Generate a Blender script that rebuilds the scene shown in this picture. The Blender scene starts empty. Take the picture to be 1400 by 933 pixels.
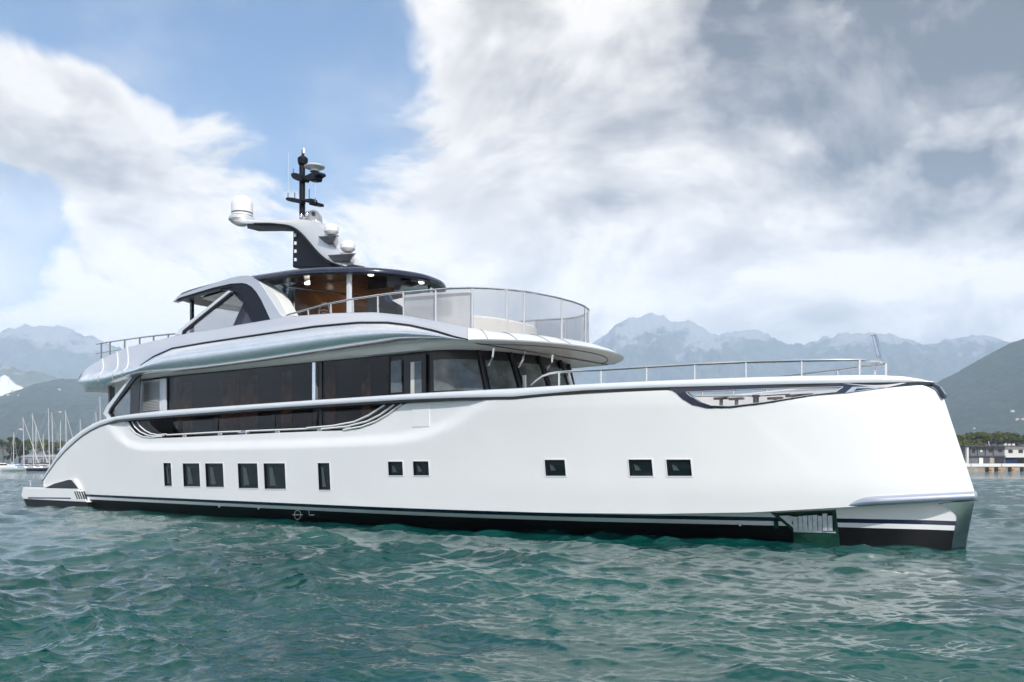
import bpy, math, random
import numpy as np

# ------------------------------------------------------------------ camera, light, sky
sc = bpy.context.scene
COL = sc.collection
F, HOR = 1200.0, 637.0                 # focal length and horizon row for a 1400 x 933 picture
CAM_H = 1.8585
cam = bpy.data.cameras.new("camera")
cam.sensor_width = 36.0
cam.lens = F / 1400 * 36
cam.shift_y = (HOR - 466.5) / 1400
cam.clip_start, cam.clip_end = 0.2, 60000
camo = bpy.data.objects.new("camera", cam)
COL.objects.link(camo)
camo.location = (0, 0, CAM_H)
camo.rotation_euler = (math.radians(90), 0, 0)
sc.camera = camo

SUN_EL, SUN_AZ = math.radians(40), math.radians(165)      # azimuth clockwise from +Y
w = bpy.data.worlds.new("World")
sc.world = w
w.use_nodes = True
wt = w.node_tree
wt.nodes.clear()


class NT:
    """tiny helper to write node trees"""
    def __init__(s, tree):
        s.t = tree
    def n(s, typ, **kw):
        nd = s.t.nodes.new(typ)
        for k, v in kw.items():
            if k.startswith("i_"):
                key = k[2:]
                key = int(key) if key.isdigit() else key
                nd.inputs[key].default_value = v
            else:
                setattr(nd, k, v)
        return nd
    def l(s, a, b):
        s.t.links.new(a, b)
    def math(s, op, a, b=None, clamp=False):
        nd = s.t.nodes.new("ShaderNodeMath")
        nd.operation = op
        nd.use_clamp = clamp
        for i, v in enumerate((a, b)):
            if v is None:
                continue
            if isinstance(v, (int, float)):
                nd.inputs[i].default_value = v
            else:
                s.l(v, nd.inputs[i])
        return nd.outputs[0]
    def ramp(s, v, a, b, lo=0.0, hi=1.0):
        nd = s.t.nodes.new("ShaderNodeMapRange")
        nd.interpolation_type = 'SMOOTHSTEP'
        s.l(v, nd.inputs[0])
        for i, x in enumerate((a, b, lo, hi)):
            nd.inputs[i + 1].default_value = x
        return nd.outputs[0]
    def mix(s, f, a, b):
        nd = s.t.nodes.new("ShaderNodeMix")
        nd.data_type = 'RGBA'
        for sock, v in ((nd.inputs[0], f), (nd.inputs[6], a), (nd.inputs[7], b)):
            if isinstance(v, (int, float)):
                sock.default_value = v
            elif isinstance(v, tuple):
                sock.default_value = (*v[:3], 1)
            else:
                s.l(v, sock)
        return nd.outputs[2]


def direction(px, py):
    v = np.array([(px - 700) / F, 1.0, (HOR - py) / F])
    return v / np.linalg.norm(v)


W = NT(wt)
sky = W.n("ShaderNodeTexSky", sky_type='NISHITA', sun_disc=False, sun_elevation=SUN_EL, sun_rotation=SUN_AZ,
          air_density=1.0, dust_density=0.3, ozone_density=1.5)
tc = W.n("ShaderNodeTexCoord")
mp = W.n("ShaderNodeMapping", i_Scale=(1.0, 1.0, 1.55))
W.l(tc.outputs["Generated"], mp.inputs["Vector"])
nz1 = W.n("ShaderNodeTexNoise", i_Scale=4.2, i_Detail=12.0, i_Roughness=0.56, i_Distortion=0.45)
nz2 = W.n("ShaderNodeTexNoise", i_Scale=6.5, i_Detail=9.0, i_Roughness=0.52, i_Distortion=0.1)
mp2 = W.n("ShaderNodeMapping", i_Location=(3.1, 1.7, 0.62), i_Scale=(1.0, 1.0, 1.5))
W.l(tc.outputs["Generated"], mp2.inputs["Vector"])
W.l(mp.outputs[0], nz1.inputs["Vector"])
W.l(mp2.outputs[0], nz2.inputs["Vector"])


def lobe(px, py, rad, amt):
    """soft bank of cloud (or a gap) round one heading in the sky"""
    d = direction(px, py)
    dp = W.n("ShaderNodeVectorMath", operation='DOT_PRODUCT')
    W.l(tc.outputs["Generated"], dp.inputs[0])
    dp.inputs[1].default_value = tuple(d)
    return W.ramp(dp.outputs["Value"], math.cos(math.radians(rad)), 1.0, 0.0, amt)


sep = W.n("ShaderNodeSeparateXYZ")
W.l(tc.outputs["Generated"], sep.inputs[0])
dens = W.math('ADD', W.math('MULTIPLY', nz1.outputs["Fac"], 2.5), -0.75)
for px, py, rad, amt in ((85, 80, 7, 0.40), (20, 200, 9, 0.32), (140, 120, 5, 0.14), (190, 240, 9, 0.26), (300, 40, 12, -0.34), (250, 120, 6, -0.22), (10, 10, 6, -0.45), (450, 60, 9, -0.22), (560, 130, 7, -0.18),
                         (60, 290, 3.5, -0.34), (210, 10, 7, -0.3), (900, 90, 14, 0.34), (1230, 40, 22, 0.5), (730, 40, 8, 0.34), (520, 30, 4, 0.22), (700, 270, 14, 0.22), (330, 170, 4, 0.10), (1380, 160, 14, 0.3),
                         (1050, 115, 3.0, -0.30), (500, 210, 8, 0.16)):
    dens = W.math('ADD', dens, lobe(px, py, rad, amt))
dback = W.n("ShaderNodeVectorMath", operation='DOT_PRODUCT')
W.l(tc.outputs["Generated"], dback.inputs[0])
dback.inputs[1].default_value = (-0.55, -0.80, 0.22)
dens = W.math('ADD', dens, W.ramp(dback.outputs["Value"], 0.55, 1.0, 0.0, -0.20))
high = W.ramp(sep.outputs["Z"], 0.50, 0.72, 0.0, 0.22)
dens = W.math('ADD', dens, high)
low = W.ramp(sep.outputs["Z"], 0.05, 0.40, 0.46, 0.0)      # cloud cover closes towards the horizon
dens = W.math('ADD', dens, low)
cover = W.math('MAXIMUM', W.ramp(dens, 0.42, 0.74), W.ramp(W.math('ADD', nz2.outputs["Fac"], low), 0.35, 1.0, 0.0, 0.75))
thick = W.ramp(dens, 0.62, 1.15)
n2c = W.ramp(nz2.outputs["Fac"], 0.34, 0.66, 0.0, 1.0)
shade = W.math('MULTIPLY', n2c, W.math('ADD', W.math('MULTIPLY', thick, 0.42), 0.05))
for px, py, rad, amt in ((1360, 20, 12, 0.85), (1180, -10, 11, 0.75), (1020, -20, 9, 0.35), (1270, 80, 6, 0.28), (930, 165, 7, 0.26), (75, 165, 5, 0.20), (1240, 240, 9, 0.10), (690, 10, 6, 0.2)):
    shade = W.math('ADD', shade, W.math('MULTIPLY', lobe(px, py, rad, amt), W.math('ADD', W.math('MULTIPLY', n2c, 0.80), 0.35)))
shade = W.math('ADD', shade, W.ramp(sep.outputs["Z"], 0.02, 0.34, -0.12, 0.0))
shade = W.math('MULTIPLY', shade, 1.0, clamp=True)
mp3 = W.n("ShaderNodeMapping", i_Location=(0.0, 0.0, 0.040), i_Scale=(1.0, 1.0, 1.55))
W.l(tc.outputs["Generated"], mp3.inputs["Vector"])
nz3 = W.n("ShaderNodeTexNoise", i_Scale=4.2, i_Detail=12.0, i_Roughness=0.56, i_Distortion=0.45)
W.l(mp3.outputs[0], nz3.inputs["Vector"])
relief = W.math('MULTIPLY', W.math('SUBTRACT', nz3.outputs["Fac"], nz1.outputs["Fac"]), 2.6)
shade = W.math('ADD', shade, relief)
shade = W.math('MULTIPLY', shade, 1.0, clamp=True)
ccol = W.mix(shade, (11.4, 10.8, 10.1), (1.45, 1.5, 1.8))
blue = W.n("ShaderNodeMix", data_type='RGBA', blend_type='MULTIPLY')
blue.inputs[0].default_value = 1.0
W.l(sky.outputs[0], blue.inputs[6])
blue.inputs[7].default_value = (1.0, 1.30, 1.50, 1)
glow = W.ramp(sep.outputs["Z"], 0.06, 0.36, 1.60, 1.0)
cvm = W.n("ShaderNodeVectorMath", operation='SCALE')
W.l(ccol, cvm.inputs[0])
W.l(glow, cvm.inputs["Scale"])
ccol = cvm.outputs[0]
skyc = W.mix(cover, blue.outputs[2], ccol)
bg = W.n("ShaderNodeBackground", i_Strength=0.10)
W.l(skyc, bg.inputs["Color"])
wo = W.n("ShaderNodeOutputWorld")
W.l(bg.outputs[0], wo.inputs["Surface"])

sun = bpy.data.lights.new("sun", 'SUN')
sun.energy = 4.5
sun.angle = math.radians(0.6)
sun.color = (1.0, 0.96, 0.9)
suno = bpy.data.objects.new("sun", sun)
COL.objects.link(suno)
sv = (math.sin(SUN_AZ) * math.cos(SUN_EL), math.cos(SUN_AZ) * math.cos(SUN_EL), math.sin(SUN_EL))
from mathutils import Vector
suno.rotation_euler = Vector(sv).to_track_quat('Z', 'Y').to_euler()
suno.location = (0, -30, 60)

sc.view_settings.view_transform = 'Standard'
sc.view_settings.look = 'None'
sc.view_settings.exposure = 0.12
sc.view_settings.gamma = 1.0
sc.render.engine = 'CYCLES'
cy = sc.cycles
cy.use_denoising = True
cy.denoiser = 'OPENIMAGEDENOISE'
cy.denoising_prefilter = 'ACCURATE'
cy.max_bounces = 8
cy.diffuse_bounces = 3
cy.glossy_bounces = 4
cy.transparent_max_bounces = 12
cy.volume_bounces = 1
cy.sample_clamp_indirect = 6.0

# ------------------------------------------------------------------ materials
MATS = {}


def mat(name, col, rough=0.5, metal=0.0, coat=0.0, spec=0.5, var=0.0, vscale=3.0, bump=0.0, bscale=20.0, emit=None, ior=None):
    m = bpy.data.materials.new(name)
    m.use_nodes = True
    T = NT(m.node_tree)
    b = m.node_tree.nodes["Principled BSDF"]
    b.inputs["Base Color"].default_value = (*col, 1)
    b.inputs["Roughness"].default_value = rough
    b.inputs["Metallic"].default_value = metal
    b.inputs["Coat Weight"].default_value = coat
    b.inputs["Coat Roughness"].default_value = 0.05
    b.inputs["Specular IOR Level"].default_value = spec
    if ior:
        b.inputs["IOR"].default_value = ior
    tcn = T.n("ShaderNodeTexCoord")
    if var:
        nz = T.n("ShaderNodeTexNoise", i_Scale=vscale, i_Detail=5.0, i_Roughness=0.6)
        T.l(tcn.outputs["Object"], nz.inputs["Vector"])
        f = T.ramp(nz.outputs["Fac"], 0.3, 0.7)
        T.l(T.mix(f, tuple(c * (1 - var) for c in col), tuple(min(1, c * (1 + var)) for c in col)), b.inputs["Base Color"])
    if bump:
        nb = T.n("ShaderNodeTexNoise", i_Scale=bscale, i_Detail=4.0)
        T.l(tcn.outputs["Object"], nb.inputs["Vector"])
        bp = T.n("ShaderNodeBump", i_Strength=bump, i_Distance=0.02)
        T.l(nb.outputs["Fac"], bp.inputs["Height"])
        T.l(bp.outputs[0], b.inputs["Normal"])
    if emit:
        b.inputs["Emission Color"].default_value = (*emit[:3], 1)
        b.inputs["Emission Strength"].default_value = emit[3]
    MATS[name] = m
    return m


def glass(name, tint, refl=0.12):
    m = bpy.data.materials.new(name)
    m.use_nodes = True
    m.node_tree.nodes.clear()
    T = NT(m.node_tree)
    tr = T.n("ShaderNodeBsdfTransparent", i_Color=(*tint, 1))
    gl = T.n("ShaderNodeBsdfGlossy", i_Roughness=0.02)
    lw = T.n("ShaderNodeLayerWeight", i_Blend=0.5)
    fac = T.math('ADD', T.math('MULTIPLY', T.math('POWER', lw.outputs["Facing"], 3.5), 0.55), refl, clamp=True)
    mx = T.n("ShaderNodeMixShader")
    T.l(fac, mx.inputs[0])
    T.l(tr.outputs[0], mx.inputs[1])
    T.l(gl.outputs[0], mx.inputs[2])
    o = T.n("ShaderNodeOutputMaterial")
    T.l(mx.outputs[0], o.inputs[0])
    MATS[name] = m
    return m


fm_ = bpy.data.materials.new("glass_glare")
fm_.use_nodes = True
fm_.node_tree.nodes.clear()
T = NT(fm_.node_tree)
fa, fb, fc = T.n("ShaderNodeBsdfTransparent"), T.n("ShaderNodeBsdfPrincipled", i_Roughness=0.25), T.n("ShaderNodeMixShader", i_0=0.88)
fb.inputs["Base Color"].default_value = (0.86, 0.86, 0.86, 1)  # whitish mix in place of bright cloud mirrored by the curved glass
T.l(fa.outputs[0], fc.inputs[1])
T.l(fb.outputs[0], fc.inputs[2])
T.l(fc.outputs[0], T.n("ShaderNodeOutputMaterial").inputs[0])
MATS["glass_glare"] = fm_

mat("gelcoat", (0.83, 0.83, 0.83), 0.28, coat=0.6, var=0.015, vscale=0.6)
mat("white_paint", (0.80, 0.80, 0.79), 0.35, coat=0.2, var=0.03)
mat("window_lip", (0.82, 0.82, 0.82), 0.3, coat=0.3)
mat("silver", (0.87, 0.90, 0.94), 0.24, metal=0.8, coat=0.8, var=0.03, vscale=1.2)
mat("silver_matt", (0.72, 0.75, 0.80), 0.45, metal=0.15, coat=0.35, var=0.03, vscale=1.2)
mat("coaming_silver", (0.54, 0.57, 0.64), 0.36, metal=0.35, coat=0.5)
mat("rail_silver", (0.50, 0.54, 0.64), 0.30, metal=0.65, coat=0.3)
mat("arm_silver", (0.74, 0.74, 0.75), 0.38, metal=0.5, coat=0.4)
mat("navy", (0.008, 0.014, 0.040), 0.20, coat=0.5, var=0.2)
mat("mast_navy", (0.004, 0.006, 0.014), 0.45, spec=0.25)
mat("fairing", (0.006, 0.009, 0.022), 0.35, spec=0.2)
mat("gleam_grey", (0.07, 0.09, 0.09), 0.6)  # tone put in for the reveal and reflections in the hull panes
mat("stripe_navy", (0.008, 0.012, 0.05), 0.25, coat=0.5)
mat("boot_black", (0.007, 0.007, 0.008), 0.5, spec=0.25, coat=0.05, var=0.35, vscale=2.5)
mat("black", (0.006, 0.006, 0.007), 0.3)
mat("dark_glass", (0.010, 0.0075, 0.0065), 0.03, spec=0.30, var=0.5, vscale=0.7)
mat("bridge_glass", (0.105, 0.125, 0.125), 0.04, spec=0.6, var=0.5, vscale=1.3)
mat("port_glass", (0.008, 0.014, 0.016), 0.04, spec=0.5)
glass("tinted_glass", (0.40, 0.34, 0.31), 0.035)
mat("reflection_brown", (0.13, 0.085, 0.065), 0.8, var=0.5, vscale=2.5)  # brown of clouds mirrored in the saloon glass, put into cloth folds
glass("clear_glass", (0.80, 0.83, 0.84), 0.10)
glass("smoked_glass", (0.74, 0.74, 0.75), 0.12)
mat("steel", (0.72, 0.72, 0.73), 0.14, metal=1.0)
mat("stem_steel", (0.14, 0.20, 0.19), 0.12, metal=1.0, bump=0.06, bscale=2.5)
mat("soffit", (0.72, 0.72, 0.70), 0.45, coat=0.2, var=0.02)
mat("ceiling_gloss", (0.035, 0.035, 0.040), 0.10, coat=0.6)
mat("charcoal", (0.03, 0.032, 0.036), 0.45, var=0.2)
mat("backing", (0.12, 0.15, 0.17), 0.6, var=0.2)  # flat blue in place of sky seen through the deck house
mat("backing_white", (0.62, 0.62, 0.58), 0.6)
mat("dome_white", (0.82, 0.82, 0.82), 0.35, coat=0.2)
mat("grey_band", (0.16, 0.16, 0.17), 0.4)
mat("bracket_grey", (0.22, 0.21, 0.22), 0.3, metal=0.6)
mat("anchor_green", (0.010, 0.055, 0.035), 0.35, coat=0.4, var=0.35, vscale=6)
mat("galvanised", (0.78, 0.80, 0.84), 0.35, metal=0.2, var=0.12, vscale=8)
mat("cushion", (0.74, 0.73, 0.70), 0.75, var=0.03)
mat("downlight", (0.9, 0.9, 0.85), 0.5, emit=(1.0, 0.95, 0.85, 3.0))
mat("deck_pale", (0.52, 0.50, 0.47), 0.7, var=0.1, vscale=8)  # unseen teak decks coloured pale, to keep brown bounce light off the soffit
mat("teak_deck", (0.35, 0.22, 0.12), 0.6, var=0.2, vscale=8)
mat("concrete", (0.36, 0.31, 0.26), 0.85, var=0.25, vscale=0.5, bump=0.3, bscale=2.0)
mat("quay_white", (0.72, 0.71, 0.69), 0.6, var=0.08)
mat("building_grey", (0.14, 0.15, 0.17), 0.7, var=0.12, vscale=0.4)
mat("building_white", (0.58, 0.58, 0.57), 0.7, var=0.08, vscale=0.4)
mat("roof_dark", (0.07, 0.07, 0.08), 0.7, var=0.2)
mat("opening_dark", (0.02, 0.02, 0.022), 0.4)
mat("blue_tarp", (0.03, 0.10, 0.32), 0.6, var=0.3)
mat("orange", (0.65, 0.24, 0.04), 0.6)
mat("rubber", (0.012, 0.012, 0.012), 0.8)
mat("terracotta", (0.42, 0.18, 0.10), 0.8, var=0.2)
mat("villa_wall", (0.68, 0.62, 0.52), 0.8, var=0.1)
mat("mast_alloy", (0.66, 0.66, 0.67), 0.4, metal=0.2)
mat("sail_white", (0.75, 0.74, 0.72), 0.7)
mat("cover_navy", (0.02, 0.025, 0.06), 0.8)
mat("cover_blue", (0.05, 0.22, 0.45), 0.8)
mat("hull_pale", (0.42, 0.50, 0.50), 0.35, coat=0.2)
mat("hull_navy", (0.02, 0.025, 0.05), 0.3, coat=0.3)
mat("bark", (0.12, 0.08, 0.055), 0.9, var=0.3)
mat("shed_grey", (0.25, 0.26, 0.28), 0.7, var=0.1)


def leaf_mat(name, a, b):
    m = mat(name, a, 0.7, spec=0.15)
    T = NT(m.node_tree)
    bs = m.node_tree.nodes["Principled BSDF"]
    g = T.n("ShaderNodeNewGeometry")
    oi = T.n("ShaderNodeObjectInfo")
    f = T.math('ADD', T.math('MULTIPLY', g.outputs["Random Per Island"], 0.7), T.math('MULTIPLY', oi.outputs["Random"], 0.3))
    T.l(T.mix(f, a, b), bs.inputs["Base Color"])
    return m


leaf_mat("pine_needles", (0.042, 0.054, 0.014), (0.125, 0.135, 0.036))
leaf_mat("pine_dark", (0.022, 0.030, 0.014), (0.065, 0.070, 0.030))


def teak_wall():
    m = mat("chevron_teak", (0.3, 0.13, 0.05), 0.35, coat=0.4)
    T = NT(m.node_tree)
    b = m.node_tree.nodes["Principled BSDF"]
    t = T.n("ShaderNodeTexCoord")
    s = T.n("ShaderNodeSeparateXYZ")
    T.l(t.outputs["Object"], s.inputs[0])
    ax = T.math('ABSOLUTE', T.math('ADD', s.outputs["X"], 18.6))
    v = T.math('MULTIPLY', T.math('ADD', s.outputs["Z"], T.math('MULTIPLY', ax, -0.75)), 4.2)
    fr = T.math('FRACT', v)
    line = T.ramp(fr, 0.0, 0.10)
    wn = T.n("ShaderNodeTexWhiteNoise", noise_dimensions='1D')
    T.l(T.math('FLOOR', v), wn.inputs["W"])
    c = T.mix(wn.outputs["Value"], (0.22, 0.075, 0.022), (0.36, 0.15, 0.045))
    T.l(T.mix(line, (0.07, 0.025, 0.01), c), b.inputs["Base Color"])


teak_wall()


def louvre_mat():
    m = mat("louvre", (0.62, 0.64, 0.66), 0.4, metal=0.3)


louvre_mat()


def water_mat():
    m = bpy.data.materials.new("sea_water")
    m.use_nodes = True
    T = NT(m.node_tree)
    b = m.node_tree.nodes["Principled BSDF"]
    t = T.n("ShaderNodeTexCoord")
    big = T.n("ShaderNodeTexNoise", i_Scale=0.12, i_Detail=3.0)
    T.l(t.outputs["Object"], big.inputs["Vector"])
    T.l(T.mix(T.ramp(big.outputs["Fac"], 0.35, 0.65), (0.0012, 0.040, 0.038), (0.003, 0.064, 0.056)), b.inputs["Base Color"])
    b.inputs["Roughness"].default_value = 0.04
    b.inputs["IOR"].default_value = 1.43
    b.inputs["Specular Tint"].default_value = (0.84, 1.0, 0.98, 1)
    b.inputs["Specular IOR Level"].default_value = 0.7
    mpn = T.n("ShaderNodeMapping", i_Rotation=(0, 0, 0.25), i_Scale=(0.75, 1.5, 1.0))
    T.l(t.outputs["Object"], mpn.inputs["Vector"])
    a = T.n("ShaderNodeTexNoise", i_Scale=1.7, i_Detail=6.0, i_Roughness=0.6, i_Distortion=0.6)
    c = T.n("ShaderNodeTexNoise", i_Scale=6.5, i_Detail=5.0, i_Roughness=0.62, i_Distortion=0.9)
    T.l(mpn.outputs[0], a.inputs["Vector"])
    T.l(mpn.outputs[0], c.inputs["Vector"])
    h = T.math('ADD', T.math('MULTIPLY', a.outputs["Fac"], 0.075), T.math('MULTIPLY', c.outputs["Fac"], 0.022))
    bp = T.n("ShaderNodeBump", i_Strength=1.0, i_Distance=0.75)
    at_ = T.n("ShaderNodeAttribute", attribute_name="open_water")
    h = T.math('MULTIPLY', h, T.ramp(at_.outputs["Fac"], 0.0, 1.0, 0.15, 1.8))
    T.l(h, bp.inputs["Height"])
    T.l(bp.outputs[0], b.inputs["Normal"])
    MATS["sea_water"] = m


water_mat()


# ------------------------------------------------------------------ mesh helpers
class MB:
    def __init__(s):
        s.v, s.f, s.m = [], [], []
    def add(s, vs, fs, mi=0):
        o = len(s.v)
        s.v += [tuple(map(float, p)) for p in vs]
        s.f += [tuple(i + o for i in f) for f in fs]
        s.m += [mi] * len(fs)
        return s
    def box(s, c, size, mi=0, rz=0.0):
        cx, cy_, cz = c
        hx, hy, hz = (q / 2 for q in size)
        cr, sr = math.cos(rz), math.sin(rz)
        vs = []
        for dz in (-hz, hz):
            for dx, dy in ((-hx, -hy), (hx, -hy), (hx, hy), (-hx, hy)):
                vs.append((cx + dx * cr - dy * sr, cy_ + dx * sr + dy * cr, cz + dz))
        return s.add(vs, [(3, 2, 1, 0), (4, 5, 6, 7), (0, 1, 5, 4), (1, 2, 6, 5), (2, 3, 7, 6), (3, 0, 4, 7)], mi)
    def grid(s, rows, mi=0, closed=False, flip=False):
        n, k = len(rows), len(rows[0])
        vs = [p for r in rows for p in r]
        fs = []
        for i in range(n - 1):
            for j in range(k if closed else k - 1):
                a, b = i * k + j, i * k + (j + 1) % k
                q = (a, b, b + k, a + k)
                fs.append(q[::-1] if flip else q)
        return s.add(vs, fs, mi)
    def tube(s, pts, r, n=8, mi=0, closed=False, caps=True):
        pts = [np.array(p, float) for p in pts]
        N = len(pts)
        rr = r if isinstance(r, (list, tuple)) else [r] * N
        rows = []
        up = np.array([0, 0, 1.0])
        for i, p in enumerate(pts):
            a = pts[i - 1] if (i > 0 or closed) else p
            b = pts[(i + 1) % N] if (i < N - 1 or closed) else p
            t = b - a
            t /= (np.linalg.norm(t) + 1e-12)
            ref = up if abs(t[2]) < 0.9 else np.array([1.0, 0, 0])
            u = np.cross(t, ref)
            u /= np.linalg.norm(u)
            v = np.cross(t, u)
            rows.append([p + rr[i] * (math.cos(2 * math.pi * k / n) * u + math.sin(2 * math.pi * k / n) * v) for k in range(n)])
        if closed:
            rows.append(rows[0])
        s.grid(rows, mi, closed=True)
        if caps and not closed:
            s.add(rows[0], [tuple(range(n))], mi)
            s.add(rows[-1], [tuple(range(n))[::-1]], mi)
        return s
    def prism(s, poly, off, mi=0):
        """flat outline given as 3D points, carried along the vector off"""
        p = [np.array(q, float) for q in poly]
        o = np.array(off, float)
        n = len(p)
        vs = p + [q + o for q in p]
        fs = [tuple(range(n)), tuple(range(2 * n - 1, n - 1, -1))]
        fs += [(i, i + n, (i + 1) % n + n, (i + 1) % n) for i in range(n)]
        return s.add(vs, fs, mi)
    def lathe(s, prof, c, n=24, mi=0):
        """profile of (radius, z) turned round the vertical through c"""
        rows = [[(c[0] + r * math.cos(2 * math.pi * k / n), c[1] + r * math.sin(2 * math.pi * k / n), c[2] + z) for k in range(n)] for r, z in prof]
        return s.grid(rows, mi, closed=True)
    def mirror(s):
        o = len(s.v)
        s.v += [(x, -y, z) for x, y, z in s.v]
        s.f += [tuple(i + o for i in f[::-1]) for f in s.f]
        s.m += list(s.m)
        return s
    def mesh(s, name, mats, smooth=True, angle=35, fixn=True):
        me = bpy.data.meshes.new(name)
        me.from_pydata(s.v, [], s.f)
        for q in (mats if isinstance(mats, (list, tuple)) else [mats]):
            me.materials.append(MATS[q])
        me.polygons.foreach_set("material_index", s.m)
        if fixn:
            import bmesh
            bm = bmesh.new()
            bm.from_mesh(me)
            bmesh.ops.remove_doubles(bm, verts=bm.verts, dist=0.0008)
            bmesh.ops.recalc_face_normals(bm, faces=bm.faces)
            bm.to_mesh(me)
            bm.free()
        if smooth:
            me.polygons.foreach_set("use_smooth", [True] * len(me.polygons))
            me.set_sharp_from_angle(angle=math.radians(angle))
        me.update()
        return me
    def build(s, name, mats, parent=None, **kw):
        o = bpy.data.objects.new(name, s.mesh(name, mats, **kw))
        COL.objects.link(o)
        if parent:
            o.parent = parent
        return o


def pair(mb, name, mats, parent, **kw):
    """the starboard part and its twin to port"""
    o = mb.build(name, mats, parent, **kw)
    m = MB()
    m.v = [(x, -y, z) for x, y, z in mb.v]
    m.f, m.m = [f[::-1] for f in mb.f], mb.m
    return o, m.build(name, mats, parent, **kw)


def bevel(o, width, seg=2):
    b = o.modifiers.new("bevel", 'BEVEL')
    b.width = width
    b.segments = seg
    b.limit_method = 'ANGLE'
    b.angle_limit = math.radians(40)
    return o


def tag(o, label=None, cat=None, group=None, kind=None):
    if label:
        o["label"] = label
    if cat:
        o["category"] = cat
    if group:
        o["group"] = group
    if kind:
        o["kind"] = kind
    return o


def empty(name, loc=(0, 0, 0), rz=0.0):
    o = bpy.data.objects.new(name, None)
    COL.objects.link(o)
    o.location = loc
    o.rotation_euler = (0, 0, rz)
    return o


def copy_tree(o, parent=None):
    c = o.copy()
    COL.objects.link(c)
    c.parent = parent
    for ch in list(o.children):
        copy_tree(ch, c)
    return c


# numpy value noise
def _hash(ix, iy, seed):
    h = (ix.astype(np.int64) * 374761393 + iy.astype(np.int64) * 668265263 + seed * 1442695041) & 0x7fffffff
    h = ((h ^ (h >> 13)) * 1274126177) & 0x7fffffff
    return ((h ^ (h >> 16)) & 0xffff) / 65535.0


def vnoise(x, y, seed=0):
    ix, iy = np.floor(x), np.floor(y)
    fx, fy = x - ix, y - iy
    fx, fy = fx * fx * (3 - 2 * fx), fy * fy * (3 - 2 * fy)
    a, b = _hash(ix, iy, seed), _hash(ix + 1, iy, seed)
    c, d = _hash(ix, iy + 1, seed), _hash(ix + 1, iy + 1, seed)
    return (a * (1 - fx) + b * fx) * (1 - fy) + (c * (1 - fx) + d * fx) * fy


def ridged(x, y, octv=5, seed=0):
    t, amp, tot = 0, 1.0, 0
    for o in range(octv):
        t = t + amp * (1 - np.abs(2 * vnoise(x * 2 ** o, y * 2 ** o, seed + o) - 1))
        tot += amp
        amp *= 0.52
    return t / tot


def np_mesh(name, verts, quads, material, smooth=True):
    me = bpy.data.meshes.new(name)
    nv, nf = len(verts), len(quads)
    me.vertices.add(nv)
    me.vertices.foreach_set("co", np.ascontiguousarray(verts, dtype=np.float32).ravel())
    me.loops.add(nf * 4)
    me.loops.foreach_set("vertex_index", np.ascontiguousarray(quads, dtype=np.int32).ravel())
    me.polygons.add(nf)
    me.polygons.foreach_set("loop_start", np.arange(0, nf * 4, 4, dtype=np.int32))
    me.polygons.foreach_set("use_smooth", np.ones(nf, dtype=bool) if smooth else np.zeros(nf, dtype=bool))
    me.materials.append(MATS[material])
    me.update(calc_edges=True)
    o = bpy.data.objects.new(name, me)
    COL.objects.link(o)
    return o


def grid_quads(n, k):
    i, j = np.meshgrid(np.arange(n - 1), np.arange(k - 1), indexing='ij')
    a = (i * k + j).ravel()
    return np.stack([a, a + 1, a + k + 1, a + k], 1)


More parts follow.
